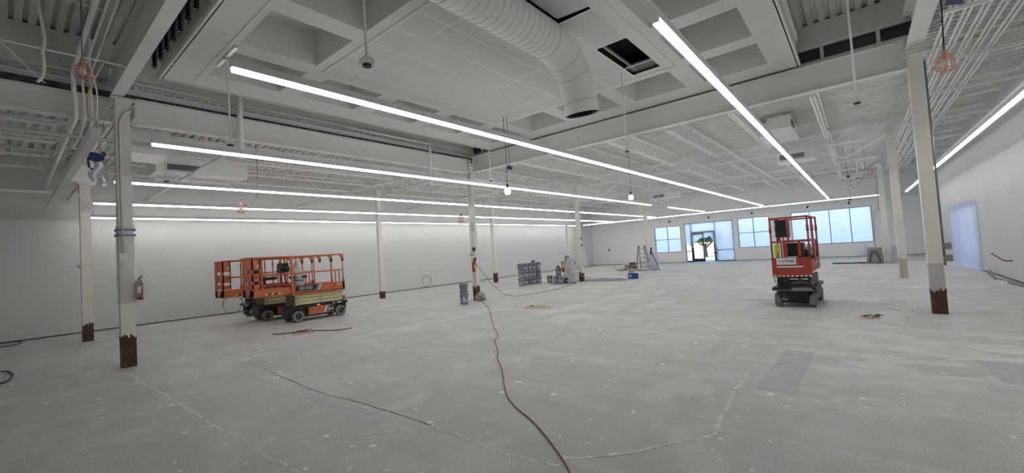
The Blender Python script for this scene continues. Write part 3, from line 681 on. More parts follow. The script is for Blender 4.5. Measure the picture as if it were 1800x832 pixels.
for k in (3, 5, 8):
    a = k/8*math.radians(80); ring((X0, 5.62+.95*math.sin(a), ZDU-.95*(1-math.cos(a))), (0, math.cos(a), -math.sin(a)), RD+.003, .006, 'joint_ring', seam_m)
sp = []; yy = 2.8; th = 0
while yy < 5.5:
    sp.append((X0+(RD+.0015)*math.cos(th), yy, ZDU+(RD+.0015)*math.sin(th))); th += PI/14; yy += .13/28
MB().tube(sp, .003, 4).build('spiral_seam', mat('soft_seam', (.5, .5, .49), .6), du)

# ================================================================== HVAC UNITS
def hvac(x0, x1, y0, y1, z0, z1, label, gx):
    o = thing('air_unit', label, 'air unit', ((x0+x1)/2, (y0+y1)/2, z0))
    MB().box(x0, x1, y0, y1, z0, z1).build('casing', steel, o)
    MB().box(x0-.25, x0, y0+.15, y1-.15, z0-.12, z1-.1).build('side_plenum', steel, o)
    MB().box(x0+.2, x1-.2, y0+.2, y1-.2, z1, ZD).build('roof_collar', steel, o)
    gr = MB().box(gx[0], gx[0]+.01, gx[1], gx[2], gx[3], gx[4]).build('grille', black, o)
    for k in range(7):
        z = gx[3]+(gx[4]-gx[3])*(k+.5)/7; MB().box(gx[0], gx[0]+.03, gx[1], gx[2], z-.006, z+.006).build('louvre', greyst, gr)
    return o
hvac(-15.45, -14.4, 2.7, 4.9, 4.45, 5.1, 'boxy white air unit with a dark grille above the lifts', (-14.39, 2.9, 3.7, 4.52, 4.68))
hvac(-1.98, -1.35, 15.2, 17.6, 4.92, 5.3, 'boxy white air unit with a dark vent over the red lift', (-1.34, 15.3, 15.9, 5.0, 5.14))
o = thing('air_diffuser', 'white box diffuser with slotted face under the right air unit', 'diffuser', (-1.9, 19.8, 4.5))
MB().box(-2.3, -1.1, 19.6, 20.4, 4.5, 4.95).build('casing', steel, o); MB().box(-2.2, -1.4, 19.58, 19.6, 4.6, 4.78).build('grille', greyst, o)
o = thing('air_diffuser', 'small white box diffuser near the far left window', 'diffuser', (-9.5, 27, 4.5))
MB().box(-10.1, -8.4, 26.4, 27.0, 4.45, 4.8).build('casing', steel, o); MB().box(-9.9, -9.2, 26.38, 26.4, 4.52, 4.7).build('grille', greyst, o)
o = thing('air_diffuser', 'white duct box right of the wrapped column at the beam', 'diffuser', (-12.4, 1.9, 4.4))
MB().box(-13.0, -12.0, 1.75, 2.5, 4.35, 4.9).build('casing', steel, o); MB().box(-12.8, -12.2, 1.73, 1.75, 4.45, 4.6).build('grille', frost, o)

# ================================================================== SCISSOR LIFTS
def wheel(parent, x, y, side, r=.165, wd=.12, hm=hubm):
    t = MB().lathe([(r*.55, -wd/2), (r*.9, -wd/2), (r, -wd/2+.02), (r, wd/2-.02), (r*.9, wd/2), (r*.55, wd/2), (r*.55, -wd/2)], n=24)
    R = Matrix.Rotation(PI/2, 3, 'X'); t.v = [R @ p + Vector((x, y, r)) for p in t.v]; w_ = t.build('wheel', rubber, parent)
    h = MB().lathe([(0, -.05), (r*.56, -.05), (r*.56, .03), (r*.4, .04), (r*.3, .055), (.0, .06)], n=20); s = 1 if side > 0 else -1
    h.v = [Matrix.Rotation(-PI/2*s, 3, 'X') @ p + Vector((x, y, r)) for p in h.v]; h.build('hub', hm, w_)
def pipe_rail(parent, pts, name, m, r=.019): return MB().tube(pts, r, 8).build(name, m, parent)

def orange_lift(name, label, loc, rz, decal=True, body=orange, sciss=beige, bag=True):
    o = thing(name, label, 'scissor lift', loc, 'scissor lifts', world=False); o.rotation_euler.z = rz
    hl, hw = .80, .38
    MB().ext([(-.88, .22), (-.80, .12), (.80, .12), (.88, .22), (.88, .40), (-.88, .40)], 'y', -.28, .28).build('chassis', black, o)
    MB().box(-.86, .90, -.36, .36, .40, .475).build('chassis_top', black, o)
    for s in (-1, 1):
        tr_ = MB().ext([(-.36, .17), (.42, .17), (.42, .40), (-.36, .40)], 'y', s*.30, s*.385).build('side_tray', body, o)
        MB().ext([(.10, .19), (.14, .19), (.22, .39), (.18, .39)], 'y', s*.385, s*.389).build('stripe', white_p, tr_)
        MB().ext([(.15, .19), (.22, .19), (.30, .39), (.23, .39)], 'y', s*.385, s*.389).build('stripe', teal, tr_)
        MB().ext([(.24, .19), (.41, .19), (.41, .38), (.32, .38)], 'y', s*.385, s*.388).build('decal', black, tr_)
        me = text_mesh('JLG', .10, white_p, .001, .2); q = put('lettering', me, tr_, (.335, s*.391, .27)); q.rotation_euler = (PI/2, 0, 0 if s < 0 else PI)
        for x in (-.66, .66): wheel(o, x, s*.325, s)
        for (x, wx) in ((-.1, .1), (.42, .05), (.55, .05), (.62, .06)): MB().box(x, x+wx, s*.36, s*.363, .42, .46).build('sticker', white_p, o)
        for k in range(3):
            z = .50+k*.10
            a_ = MB().box(-.72, .76, s*.27, s*.34, z, z+.085).build('scissor_arm', sciss, o)
            for x in (-.66, .02, .70): MB().cyl((x, s*.34, z+.042), (x, s*.35, z+.042), .016, n=8).build('pin', black, a_)
            MB().box(-.70, .72, s*.15, s*.22, z+.01, z+.095).build('scissor_arm', sciss, o)
    MB().box(-.74, -.60, -.26, .26, .48, .80).build('arm_cross_tube', mat('olive_steel', (.16, .15, .08), .6, var=.4, vscale=9), o)
    MB().box(.80, .90, -.2, .2, .48, .62).build('rear_guard', redp, o)
    # platform
    MB().box(-.80, .82, -hw, hw, .80, .87).build('platform_deck', body, o)
    for s in (-1, 1):
        tb = MB().box(-.80, .82, s*hw, s*(hw-.025), .85, 1.08).build('toe_board', body, o)
        MB().box(-.72, -.02, s*hw, s*(hw+.004), .91, 1.07).build('decal', black, tb)
        me = text_mesh('ES1932', .13, mat('pale_blue_print', (.45, .55, .62), .5), .001, .2); q = put('lettering', me, tb, (-.42 if s < 0 else -.42, s*(hw+.006), .985)); q.rotation_euler = (PI/2, 0, 0 if s < 0 else PI)
        MB().ext([(-.12, .91), (-.05, .91), (.02, 1.07), (-.05, 1.07)], 'y', s*hw, s*(hw+.006)).build('stripe', teal, tb)
        MB().ext([(-.04, .91), (-.01, .91), (.06, 1.07), (.03, 1.07)], 'y', s*hw, s*(hw+.006)).build('stripe', white_p, tb)
        MB().box(.42, .54, s*hw, s*(hw+.004), 1.01, 1.05).build('sticker', redp, tb); MB().box(.56, .68, s*hw, s*(hw+.004), .99, 1.04).build('sticker', yellow, tb)
        MB().box(-.84, -.78, s*(hw-.02), s*(hw+.03), .82, 1.96).build('corner_post', body, o)
        for x in (.20 if s > 0 else .40, .79): pipe_rail(o, [(x, s*(hw-.02), .9), (x, s*(hw-.02), 1.95)], 'post', body)
        MB().box(.755, .825, s*(hw-.04), s*hw, .86, 1.16).build('post_foot', body, o)
        pipe_rail(o, [(-1.80, s*(hw-.02), 1.94), (-.8, s*(hw-.02), 1.95), (.80, s*(hw-.02), 1.96)], 'top_rail', body, .022)
        pipe_rail(o, [(-1.80, s*(hw-.02), 1.44), (.79, s*(hw-.02), 1.46)], 'mid_rail', body)
        for x in (.40, .79):
            MB().ext([(x-.11, 1.93), (x+.03, 1.93), (x+.03, 1.76), (x-.02, 1.76), (x-.03, 1.84)], 'y', s*(hw-.04), s*(hw-.0)).build('hinge_gusset', body, o)
            MB().box(x-.025, x+.025, s*(hw-.05), s*(hw+.01), 1.74, 1.84).build('latch', black, o)
        # extension deck
        MB().box(-1.86, -.80, s*(hw-.03), s*(hw-.055), .88, 1.06).build('extension_toe_board', body, o)
        pl = MB().box(-1.86, -1.83, s*(hw-.03), s*(hw-.20), .86, 1.95).build('end_plate', body, o)
        MB().box(-1.86, -1.64, s*(hw-.028), s*(hw-.034), 1.10, 1.22).box(-1.86, -1.64, s*(hw-.028), s*(hw-.034), 1.62, 1.93).box(-1.86, -1.82, s*(hw-.028), s*(hw-.034), 1.1, 1.93).box(-1.67, -1.64, s*(hw-.028), s*(hw-.034), 1.1, 1.93).box(-1.86, -1.64, s*(hw-.028), s*(hw-.034), 1.30, 1.52).build('side_plate', body, o)
        MB().box(-1.75, -1.66, s*(hw-.027), s*(hw-.024), 1.68, 1.76).build('sticker', greyst, pl)
        for k in range(5):
            x = -1.55+k*.085; MB().ext([(x, .885), (x+.05, .885), (x+.09, .945), (x+.04, .945)], 'y', s*(hw-.03), s*(hw-.022)).build('hazard_stripe', yellow if k % 2 == 0 else black, o)
    MB().box(-1.86, -.80, -.34, .34, .85, .89).build('extension_deck', body, o)
    MB().box(-1.86, -1.83, -.34, .34, .87, 1.06).build('end_toe_board', body, o)
    for z in (1.44, 1.94): pipe_rail(o, [(-1.82, -.36, z), (-1.82, .36, z)], 'end_rail', body)
    for z in (1.46, 1.96): pipe_rail(o, [(.80, -.36, z), (.80, .36, z)], 'gate_rail', body)
    pipe_rail(o, [(.80, -.1, .9), (.80, -.1, 1.46)], 'gate_post', body); pipe_rail(o, [(.80, .15, .9), (.80, .15, 1.46)], 'gate_post', body)
    cb = MB().ext([(-.95, 1.50), (-.70, 1.50), (-.66, 1.60), (-.72, 1.78), (-.92, 1.78)], 'y', .08, .34).build('control_box', black, o)
    MB().cyl((-.76, .2, 1.78), (-.78, .2, 1.90), .015, .02, 8).build('joystick', black, cb)
    MB().tube([(-.8, .2, 1.5), (-.75, .22, 1.2), (-.5, .25, .98), (-.2, .3, .92)], .013, 6).build('cable', black, cb)
    MB().ext([(-.62, 1.36), (-.15, 1.36), (-.22, 1.26), (-.55, 1.26)], 'y', .05, .36).build('tool_tray', black, o)
    return o
L1 = orange_lift('scissor_lift', 'nearest orange scissor lift with pale green arms, bucket and bag on deck', (-13.33, 6.28, 0), PI/2)
L2 = orange_lift('scissor_lift', 'orange scissor lift half hidden behind the nearest one', (-14.95, 6.05, 0), PI/2)

def red_lift(name, label, loc, rz, body, number=True, hm=hubm, W=.76):
    o = thing(name, label, 'scissor lift', loc, 'scissor lifts', world=False); o.rotation_euler.z = rz
    hw = W/2
    MB().ext([(-.80, .20), (-.72, .10), (.72, .10), (.80, .20), (.80, .40), (-.80, .40)], 'y', -.26, .26).build('chassis', black, o)
    MB().box(-.86, .88, -hw-.03, hw+.03, .40, .46).build('chassis_top', black, o)
    MB().box(-.865, -.86, -hw+.02, hw-.35, .405, .455).build('sticker', greyst, o)
    MB().box(-.90, -.86, -hw-.02, hw+.02, .385, .40).build('bumper_edge', greyst, o)
    for s in (-1, 1):
        MB().box(-.40, .55, s*.27, s*.39, .14, .40).build('side_tray', mat('grey_black_tray', (.07, .07, .07), .6, var=.4, vscale=9), o)
        for x in (-.62, .66): wheel(o, x, s*.33, s, .165, .13, hm)
        MB().box(-.80, -.72, s*.12, s*.24, .16, .34).build('steer_bracket', greyst if s > 0 else black, o)
        for k in range(3):
            z = .48+k*.075; a_ = MB().box(-.70+.02*k, .74-.02*k, s*.27, s*.33, z, z+.065).build('scissor_arm', mat('worn_black_arm', (.075, .075, .075), .5, var=.5, vscale=10), o)
            for x in (-.6, -.2, .2, .6): MB().cyl((x, s*.33, z+.03), (x, s*.34, z+.03), .014, n=8).build('pin', greyst, a_)
    for k in range(3):
        z = .48+k*.085; MB().box(-.74+.015*k, -.62, -.30, .30, z, z+.06).build('arm_cross_tube', black, o)
    for yy_ in (-.12, .16): MB().cyl((-.76, yy_, .60), (-.66, yy_, .60), .05, n=10).build('cylinder_eye', hubm, o)
    MB().tube([(-.76, .33, .72), (-.82, .36, .64), (-.78, .33, .56)], .01, 6).build('cable', black, o)
    MB().box(-.82, .84, -hw, hw, .80, .86).build('platform_deck', body, o)
    fp = MB().box(-.84, -.82, -hw, hw, .70, 1.14).build('end_panel', body, o)
    for k in range(9):
        y = -hw+.01+k*W/9; MB().box(-.843, -.84, y, y+W/18, .705, .735).build('hazard_stripe', white_p, fp)
    if number:
        pl = MB().box(-.845, -.84, -.10, .28, .98, 1.13).build('number_plate', white_p, fp)
        me = text_mesh('11573545', .082, black, .001); q = put('lettering', me, pl, (-.847, .09, 1.055)); q.rotation_euler = (PI/2, 0, -PI/2)
        MB().box(-.845, -.84, -.22, .28, .915, .945).build('sticker', white_p, fp)
        MB().box(-.845, -.84, -.13, .06, 1.145, 1.16).build('sticker', white_p, fp)
    for s in (-1, 1):
        tb = MB().box(-.82, .84, s*hw, s*(hw-.02), .84, 1.08).build('toe_board', body, o)
        for k in range(5): MB().box(-.6+.3*k, -.42+.3*k, s*hw, s*(hw+.003), .93, .99).build('lettering_strip', mat('faded_strip', (.55, .33, .3), .6), tb)
        for x in (-.80, .0, .80):
            pipe_rail(o, [(x, s*(hw-.02), .86), (x, s*(hw-.02), 2.04)], 'post', body, .02)
            MB().cyl((x, s*(hw-.02), 1.72), (x, s*(hw-.02), 1.86), .028, n=8).build('hinge_sleeve', body, o)
        pipe_rail(o, [(-.82, s*(hw-.02), 2.05), (.82, s*(hw-.02), 2.05)], 'top_rail', body, .021)
        pipe_rail(o, [(-.82, s*(hw-.02), 1.50), (.82, s*(hw-.02), 1.50)], 'mid_rail', body, .019)
        pipe_rail(o, [(.45, s*(hw-.02), .9), (.45, s*(hw-.02), 1.48)], 'short_post', body, .018)
    for x in (-.81, .81):
        pipe_rail(o, [(x, -hw, 2.05), (x, hw, 2.05)], 'end_top_rail', body, .021); pipe_rail(o, [(x, -hw, 1.50), (x, hw, 1.50)], 'end_mid_rail', body, .019)
    for y in (-.18, .08): MB().box(-.83, -.80, y-.03, y+.03, 1.16, 1.5).build('end_post', body, o)
    pipe_rail(o, [(-.81, .02, 1.5), (-.81, .02, 2.05)], 'post', body, .02)
    MB().box(-.66, -.60, .20, .24, 1.50, 2.04).build('control_bracket', body, o)
    MB().box(-.62, -.20, -.22, .12, .86, 1.46).build('equipment_box', black, o)
    cb = MB().ext([(-.72, 1.62), (-.5, 1.60), (-.46, 1.9), (-.52, 2.0), (-.72, 2.0)], 'y', .02, .28).build('control_box', black, o)
    MB().tube([(-.72, .26, 1.95), (-.78, .27, 1.8), (-.72, .26, 1.65)], .012, 6).build('handle', greyst, cb)
    return o
R1 = red_lift('scissor_lift', 'red scissor lift with number 11573545, standing alone on the right', (-1.22, 12.25, 0), PI/2-.03, redm)
R2 = red_lift('scissor_lift', 'dark red scissor lift with cream wheel hub, furthest back by left wall', (-16.95, 6.35, 0), PI/2, redm, number=False, hm=creamhub)
# loads standing on the platforms
def bucket_meshes(h=.36, r0=.125, r1=.15):
    b = MB().lathe([(0, 0), (r0, 0), (r0+.004, .01), (r1-.01, h*.78), (r1+.004, h*.79), (r1+.004, h*.83), (r1-.004, h*.84), (r1, h-.02)], n=20).mesh('body', bucketm)
    l_ = MB().lathe([(r1-.002, h-.035), (r1+.012, h-.035), (r1+.012, h-.002), (r1-.01, h), (r1-.02, h-.012), (0, h-.012)], n=20).mesh('lid', lidm)
    lb = []; n = 10
    vs = [(rr*math.cos(a), rr*math.sin(a), z) for z, rr in ((.07, r0+.011), (.255, r0+.021)) for a in [-.75+1.5*i/n for i in range(n+1)]]
    p = MB().add(vs, [(i, i+1, n+2+i, n+1+i) for i in range(n)], True).mesh('label', labelm)
    vs = [(rr*math.cos(a), rr*math.sin(a), z) for z, rr in ((.18, r0+.0185), (.24, r0+.0215)) for a in [-.1+.6*i/n for i in range(n+1)]]
    p2 = MB().add(vs, [(i, i+1, n+2+i, n+1+i) for i in range(n)], True).mesh('print', bluem)
    hd = MB().tube([(r1*math.cos(a)*1.05, r1*math.sin(a)*1.05, h*.8-.10*math.sin((a-1.6)/3.1*PI) if 1.6 <= a <= 4.7 else h*.8) for a in [1.6+3.1*i/14 for i in range(15)]], .004, 5).mesh('handle', greyst)
    return b, l_, p, p2, hd
BK = bucket_meshes()
def bucket(x, y, z, rz, label, group='grey paint buckets', lid=True):
    o = thing('paint_bucket', label, 'bucket', (x, y, z), group, world=False); o.rotation_euler.z = rz
    put('body', BK[0], o)
    if lid: put('lid', BK[1], o)
    lb = put('label', BK[2], o); put('print', BK[3], lb); put('handle', BK[4], o); return o
FACE = -.75    # buckets' labels face roughly to the viewer
colsxy = [(-12.96, 16.3), (-12.98, 16.67), (-12.98, 17.03), (-12.97, 17.38), (-12.96, 17.73)]
lev = ['bottom', 'middle', 'top']; pos = ['nearest the centre column', 'second from the left', 'in the middle', 'second from the right', 'nearest the sprayer']
for i, (x, y) in enumerate(colsxy):
    for k in range(3):
        bucket(x+random.uniform(-.015, .015), y+random.uniform(-.01, .01), .36*k, FACE+random.uniform(-.5, .5) if (i, k) not in ((0, 2), (2, 0), (4, 1)) else 2.0, 'grey paint bucket in the big stack, %s row, column %s' % (lev[k], pos[i]))
bucket(-12.97, 17.38, 1.08, .3, 'single grey bucket set on top of the big stack', lid=False).scale = (.8, .8, .35)
for x, y, z, a in ((-10.6, 10.12, 0, 'lower of the two stacked left of the centre column'), (-10.6, 10.12, .35, 'upper of the two stacked left of the centre column')): bucket(x, y, z, -.4 if z == 0 else 2, 'grey bucket, '+a)
for x, y, z, a in ((-12.42, 17.98, 0, 'standing just right of the big stack'), (-12.02, 18.2, 0, 'under a second one near the sprayer'), (-12.02, 18.2, .36, 'on top of another near the sprayer'), (-11.42, 17.4, 0, 'in front of the sprayer on its board'), (-11.72, 17.52, 0, 'leftmost on the sprayer board')):
    bucket(x, y, z, FACE, 'grey bucket '+a)
o = thing('tape_roll', 'white roll with a dark stripe on the left end of bucket stack', 'roll', (-12.96, 16.3, 1.08))
MB().lathe([(.05, -.05), (.1, -.05), (.1, .05), (.05, .05), (.05, -.05)], n=20).build('roll', white_p, None).name
ro = bpy.data.objects[[x_.name for x_ in bpy.data.objects if x_.name.startswith('roll')][-1]]; ro.parent = o; ro.rotation_euler = (PI/2, 0, .8); ro.location = (0, 0, .1)
rb_ = MB().lathe([(.101, -.015), (.102, 0), (.101, .015)], n=20); b_ = rb_.build('stripe', black, None); b_.parent = ro
tag(MB().tube([(-12.02, 18.2, .72), (-11.98, 18.15, .76), (-12.05, 18.1, .80), (-12.0, 18.22, .83), (-11.95, 18.2, .74)], .03, 8).build('spray_gun', black), 'black spray gun lying on a bucket near the sprayer', 'spray gun')
tag(MB().lathe([(.10, 0), (.15, .0), (.17, .22), (.18, .22), (.16, 0)], -11.75, 18.4, .5, 18).build('funnel', redp), 'red plastic pail rim showing behind the sprayer', 'pail')
# things on lift decks
def sack(name, x, y, z, sx, sy, sz, m, label, cat, seed=1, n=14, k=12):
    rnd = random.Random(seed); vs = []; fs = []
    for i in range(k+1):
        t_ = i/k; rr = math.sin(PI*min(1, .12+t_*.80))**.6 * (1-.35*t_)
        for j in range(n):
            a = 2*PI*j/n; q = rr*(1+.22*math.sin(a*3+i*.7+seed)+rnd.uniform(-.1, .1)); vs.append((x+sx*q*math.cos(a), y+sy*q*math.sin(a), z+sz*t_))
    fs = [(i*n+j, i*n+(j+1) % n, (i+1)*n+(j+1) % n, (i+1)*n+j) for i in range(k) for j in range(n)]
    fs += [tuple(range(n))[::-1], tuple(k*n+j for j in range(n))]
    return tag(MB().add(vs, fs, True).build(name, m), label, cat)
wb_m = mat('white_plastic_pail', (.66, .66, .66), .5)
o = thing('pail', 'white pail standing on the nearest orange lift', 'pail', (-13.2, 5.75, .87))
MB().lathe([(0, 0), (.13, 0), (.17, .40), (.18, .42), (.165, .42), (.12, .02)], -13.2, 5.75, .87, 20).build('body', wb_m, o)
MB().lathe([(.17, .34), (.19, .34), (.20, .42), (.18, .42)], -13.2, 5.75, .87, 20).build('grey_rim', greyst, o)
sack('plastic_bag', -13.2, 5.75, 1.29, .16, .13, .62, cloth, 'pale bag bulging above the white pail on nearest lift', 'bag', 3)
o = thing('respirator', 'black round respirator hung on the nearest lift rail', 'mask', (-13.42, 5.45, 1.55)); MB().lathe([(0, -.06), (.11, -.05), (.13, 0), (.10, .06), (0, .08)], -13.42, 5.45, 1.62, 14).build('canister', black, o); MB().tube([(-13.42, 5.45, 1.7), (-13.35, 5.55, 1.78), (-13.3, 5.6, 1.7)], .012, 6).build('strap', black, o)
sack('toolbox_bag', -15.05, 6.3, .87, .2, .25, .22, orange, 'orange sack lying on the half hidden lift deck', 'bag', 5)
sack('plastic_bag', -15.0, 6.6, 1.45, .06, .08, .4, wrap, 'clear bag hanging at the half hidden lift rail', 'bag', 8)
o = thing('safety_vest', 'yellow safety vest hung inside the red lift rail', 'vest', (-1.42, 11.55, 1.2))
MB().ext([(-1.55, 1.12), (-1.47, 1.12), (-1.45, 1.40), (-1.49, 1.47), (-1.56, 1.42)], 'y', 11.52, 11.56).build('vest', hiviz, o); MB().ext([(-1.53, 1.05), (-1.49, 1.05), (-1.47, 1.25), (-1.50, 1.25)], 'y', 11.51, 11.565).build('strap', greyst, o)
sack('blue_bag', -1.0, 12.0, .87, .17, .14, .42, mat('navy_fabric', (.02, .03, .08), .8), 'navy bag on the deck of the red lift', 'bag', 4)
sack('tool_bag', -.98, 12.55, .87, .15, .2, .5, mat('grey_fabric', (.3, .3, .29), .8, var=.4, vscale=12), 'pale grey tool bundle at rear of the red lift deck', 'bag', 6)

# ================================================================== TEMPORARY WORK LIGHTS AND HANGING CABLES
def cage_light(x, y, z, label, lit=False, ztop=None, cord=cordg, off=(0, 0), s=1):
    o = thing('work_light', label, 'work light', (x, y, z), 'temporary cage work lights')
    if lit:
        MB().lathe([(0, -.085*s), (.06*s, -.07*s), (.085*s, 0), (.07*s, .07*s), (.03*s, .09*s), (0, .09*s)], x, y, z, 16).build('bulb', bulbm, o)
    else:
        MB().lathe([(0, -.07*s), (.04*s, -.05*s), (.05*s, .0), (.025*s, .08*s), (0, .1*s)], x, y, z, 12).build('bulb', frost, o)
        for k in range(8):
            a = k*PI/4; c_, s_ = math.cos(a), math.sin(a)
            MB().tube([(x+.05*s*c_, y+.05*s*s_, z+.13*s), (x+.10*s*c_, y+.10*s*s_, z+.05*s), (x+.105*s*c_, y+.105*s*s_, z-.08*s), (x+.04*s*c_, y+.04*s*s_, z-.13*s)], .006*s, 5).build('cage_wire', cage_m, o)
        for zz, rr in ((.05, .10), (-.08, .105)): MB().tube([(x+rr*s*math.cos(a), y+rr*s*math.sin(a), z+zz*s) for a in [2*PI*i/18 for i in range(19)]], .007*s, 5).build('cage_ring', cage_m, o)
    MB().cyl((x, y, z+.09*s), (x, y, z+.2*s), .04*s, .03*s, 12).build('socket', cage_m if not lit else cordb, o)
    zt = ztop or ZD
    MB().tube([(x, y, z+.2*s), (x+off[0]*.5, y+off[1]*.5, z+.2*s-.12), (x+off[0], y+off[1], z+.35), (x+off[0]*1.1, y+off[1]*1.1, (z+zt)/2), (x+off[0], y+off[1], zt)] if off != (0, 0) else [(x, y, z+.2*s), (x+.02, y, (z+zt)/2), (x, y, zt)], .008, 6).build('cord', cord, o)
    return o
cage_light(-7.2, 8.71, 3.3, 'lit round bulb hanging right of the centre column', True, ZC, cordb)
cage_light(-6.2, 14.4, 3.35, 'lit round bulb hanging before the far left window', True)
cage_light(-12.1, 3.94, 3.2, 'small orange cage lamp hanging over the lifts', off=(.0, .38), s=.85)
cage_light(1.05, 8.05, 3.8, 'orange cage lamp hung by black cord beside right column', ztop=5.4, cord=cordb, s=.9)
cage_light(-8.3, .78, 4.60, 'orange cage lamp at top left by the conduits', ztop=ZR, s=.85)
cage_light(.55, 24.5, 4.2, 'far orange cage lamp by the farthest right column', off=(-.5, 0))
cage_light(-10.4, 10.0, 2.9, 'tiny cage lamp just left of the centre column', off=(.05, .4), ztop=ZR)
o = thing('cord_reel', 'dark blue device clipped high above the lit bulb', 'device', (-7.15, 8.8, 3.95)); MB().box(-7.2, -7.1, 8.75, 8.85, 3.9, 4.0, Matrix.Rotation(.5, 3, 'Y')).build('body', bluem, o); MB().tube([(-7.15, 8.8, 4.0), (-7.15, 8.8, ZD)], .006, 5).build('cord', cordb, o)
# cluster at the left: conduits, ropes, blue device, bag
def cable(pts, r, label, m=steel, group='loose hanging cables'):
    q = []; P_ = [Vector(p) for p in pts]
    for i in range(len(P_)-1):
        p0, p1, p2, p3 = P_[max(i-1, 0)], P_[i], P_[i+1], P_[min(i+2, len(P_)-1)]
        for k in range(6):
            t_ = k/6; q.append(.5*((2*p1)+(p2-p0)*t_+(2*p0-5*p1+4*p2-p3)*t_*t_+(3*p1-p0-3*p2+p3)*t_**3))
    q.append(P_[-1]); return tag(MB().tube(q, r, 6).build('hanging_cable', m), label, 'cable', group)

pipe([(-5, .86, 5.42), (-10.6, .88, 5.38), (-10.66, .88, 5.3), (-10.66, .9, 4.62), (-10.7, .9, 4.55), (-18.9, .93, 4.55)], .035, 'white conduit dropping past the beam at far left', 'conduit', 'conduit')
pipe([(-5, .96, 5.42), (-10.6, 1.0, 5.38), (-10.66, 1.0, 5.3), (-10.66, 1.02, 4.6), (-11.5, 1.04, 4.5), (-12.9, 1.04, 4.5), (-12.9, 1.16, 4.5)], .017, 'thin bent conduit beside the far left one', 'conduit', 'conduit')
pipe([(-5, 1.04, 5.42), (-10.6, 1.1, 5.38), (-10.66, 1.1, 5.3), (-10.66, 1.12, 4.6), (-11.5, 1.13, 4.5), (-12.8, 1.13, 4.5)], .017, 'thin bent conduit closest to the wrapped column', 'conduit', 'conduit')
cable([(-9, .36, 6.2), (-9, .42, 5.62), (-9, .46, 5.21), (-9, .44, 5.03), (-9, .45, 4.78), (-9, .42, 4.62), (-9, .38, 4.56)], .022, 'thick white cable dangling at the upper left corner')
cable([(-9, -2, 5.05), (-9, .47, 5.07), (-9, 1.07, 5.08), (-9, 1.55, 5.07)], .014, 'straight white wire stretched to the overhead beam')
cable([(-8.5, -2, 5.7), (-8.5, .91, 5.68), (-8.5, 1.41, 5.67)], .016, 'upper straight white wire at the top left')
cable([(-9, .02, 5.07), (-9, .33, 4.7), (-9, .46, 4.56)], .008, 'slack thin wire in the top left corner')
cable([(-9, .97, 6.2), (-9, .93, 5.11), (-9, .97, 4.76), (-9, 1.0, 4.54), (-9, .99, 4.13)], .011, 'thin cord hanging above the blue device')
cable([(-9, 1.09, 5.08), (-9, .97, 4.76), (-9, .9, 4.47), (-9, .91, 4.16), (-9, .99, 4.09), (-9, 1.02, 3.78), (-9, 1.01, 3.58)], .016, 'looped beige cord holding the blue device', tan)
cable([(-2.4, 16, 4.87), (-2.42, 16, 4.45), (-2.2, 16, 4.40), (-2.3, 16, 4.87)], .012, 'small cable loop under the joist near the air unit')
cable([(-.3, 24, ZD), (-.18, 24, 4.1), (-.1, 24, 3.56), (.15, 24, 3.7), (.38, 24, 4.24), (.4, 24, ZD)], .008, 'drooping cord before the far right windows', cordg)
cable([(-.28, 30, ZD), (-.3, 30, 4.3), (-.22, 30, 3.74), (-.27, 30, 3.4)], .007, 'thin cord hanging above the widest window', cordg)
for i, (x, y, z) in enumerate(((-.2, 24, 4.08), (-.28, 30, 3.4))): tag(MB().box(x-.05, x+.05, y-.05, y+.05, z-.04, z+.04, Matrix.Rotation(.5, 3, 'Y')).build('cord_plug', cordb), 'black plug hanging by the right windows, %s from the near side' % ORD[i], 'plug', 'hanging plugs')
o = thing('power_adapter', 'dark blue device hanging left of the wrapped column', 'device', (-9, .97, 3.48))
MB().ext([(.89, 3.50), (1.0, 3.46), (1.06, 3.50), (1.05, 3.58), (.90, 3.60)], 'x', -9.06, -8.94).build('body', mat('navy_plastic', (.012, .03, .13), .45), o)
MB().tube([(-9, .92, 3.58), (-9, .88, 3.5), (-9, .89, 3.38), (-9, .93, 3.34)], .012, 6).tube([(-9, 1.05, 3.55), (-9, 1.08, 3.6), (-9, 1.03, 3.63)], .012, 6).build('cable', cordb, o)
bg_ = []; fs = []
for j in range(11):
    for i in range(9):
        t_ = j/10; yy = .96+.03*t_+(-.075-.01*t_)+(.15+.02*t_)*i/8; bg_.append((-9+.035*math.sin(i*1.3+j*.8), yy+.02*math.sin(j*.9), 3.47-.38*t_))
for j in range(10):
    for i in range(8): k = j*9+i; fs.append((k, k+1, k+10, k+9))
pb = thing('plastic_bag', 'white plastic bag hanging below the blue device', 'bag', (-9, .98, 3.08))
m_ = MB().add(bg_, fs, True); m_.add([p+Vector((-.02, 0, 0)) for p in list(m_.v)], fs, True); m_.build('sheet', mat('white_bag', (.74, .75, .78), .6), pb)
MB().box(-8.955, -8.95, 1.02, 1.08, 3.13, 3.15).build('print', mat('faded_blue', (.35, .42, .62), .6), pb)
# black cord and reel upper right
tag(MB().box(1.13, 1.30, 8.0, 8.2, 4.60, 4.70, Matrix.Rotation(.25, 3, 'Y')).build('cord_box', mat('navy_plastic', (.012, .03, .13), .45)), 'dark blue box at the very top by the right column', 'device')

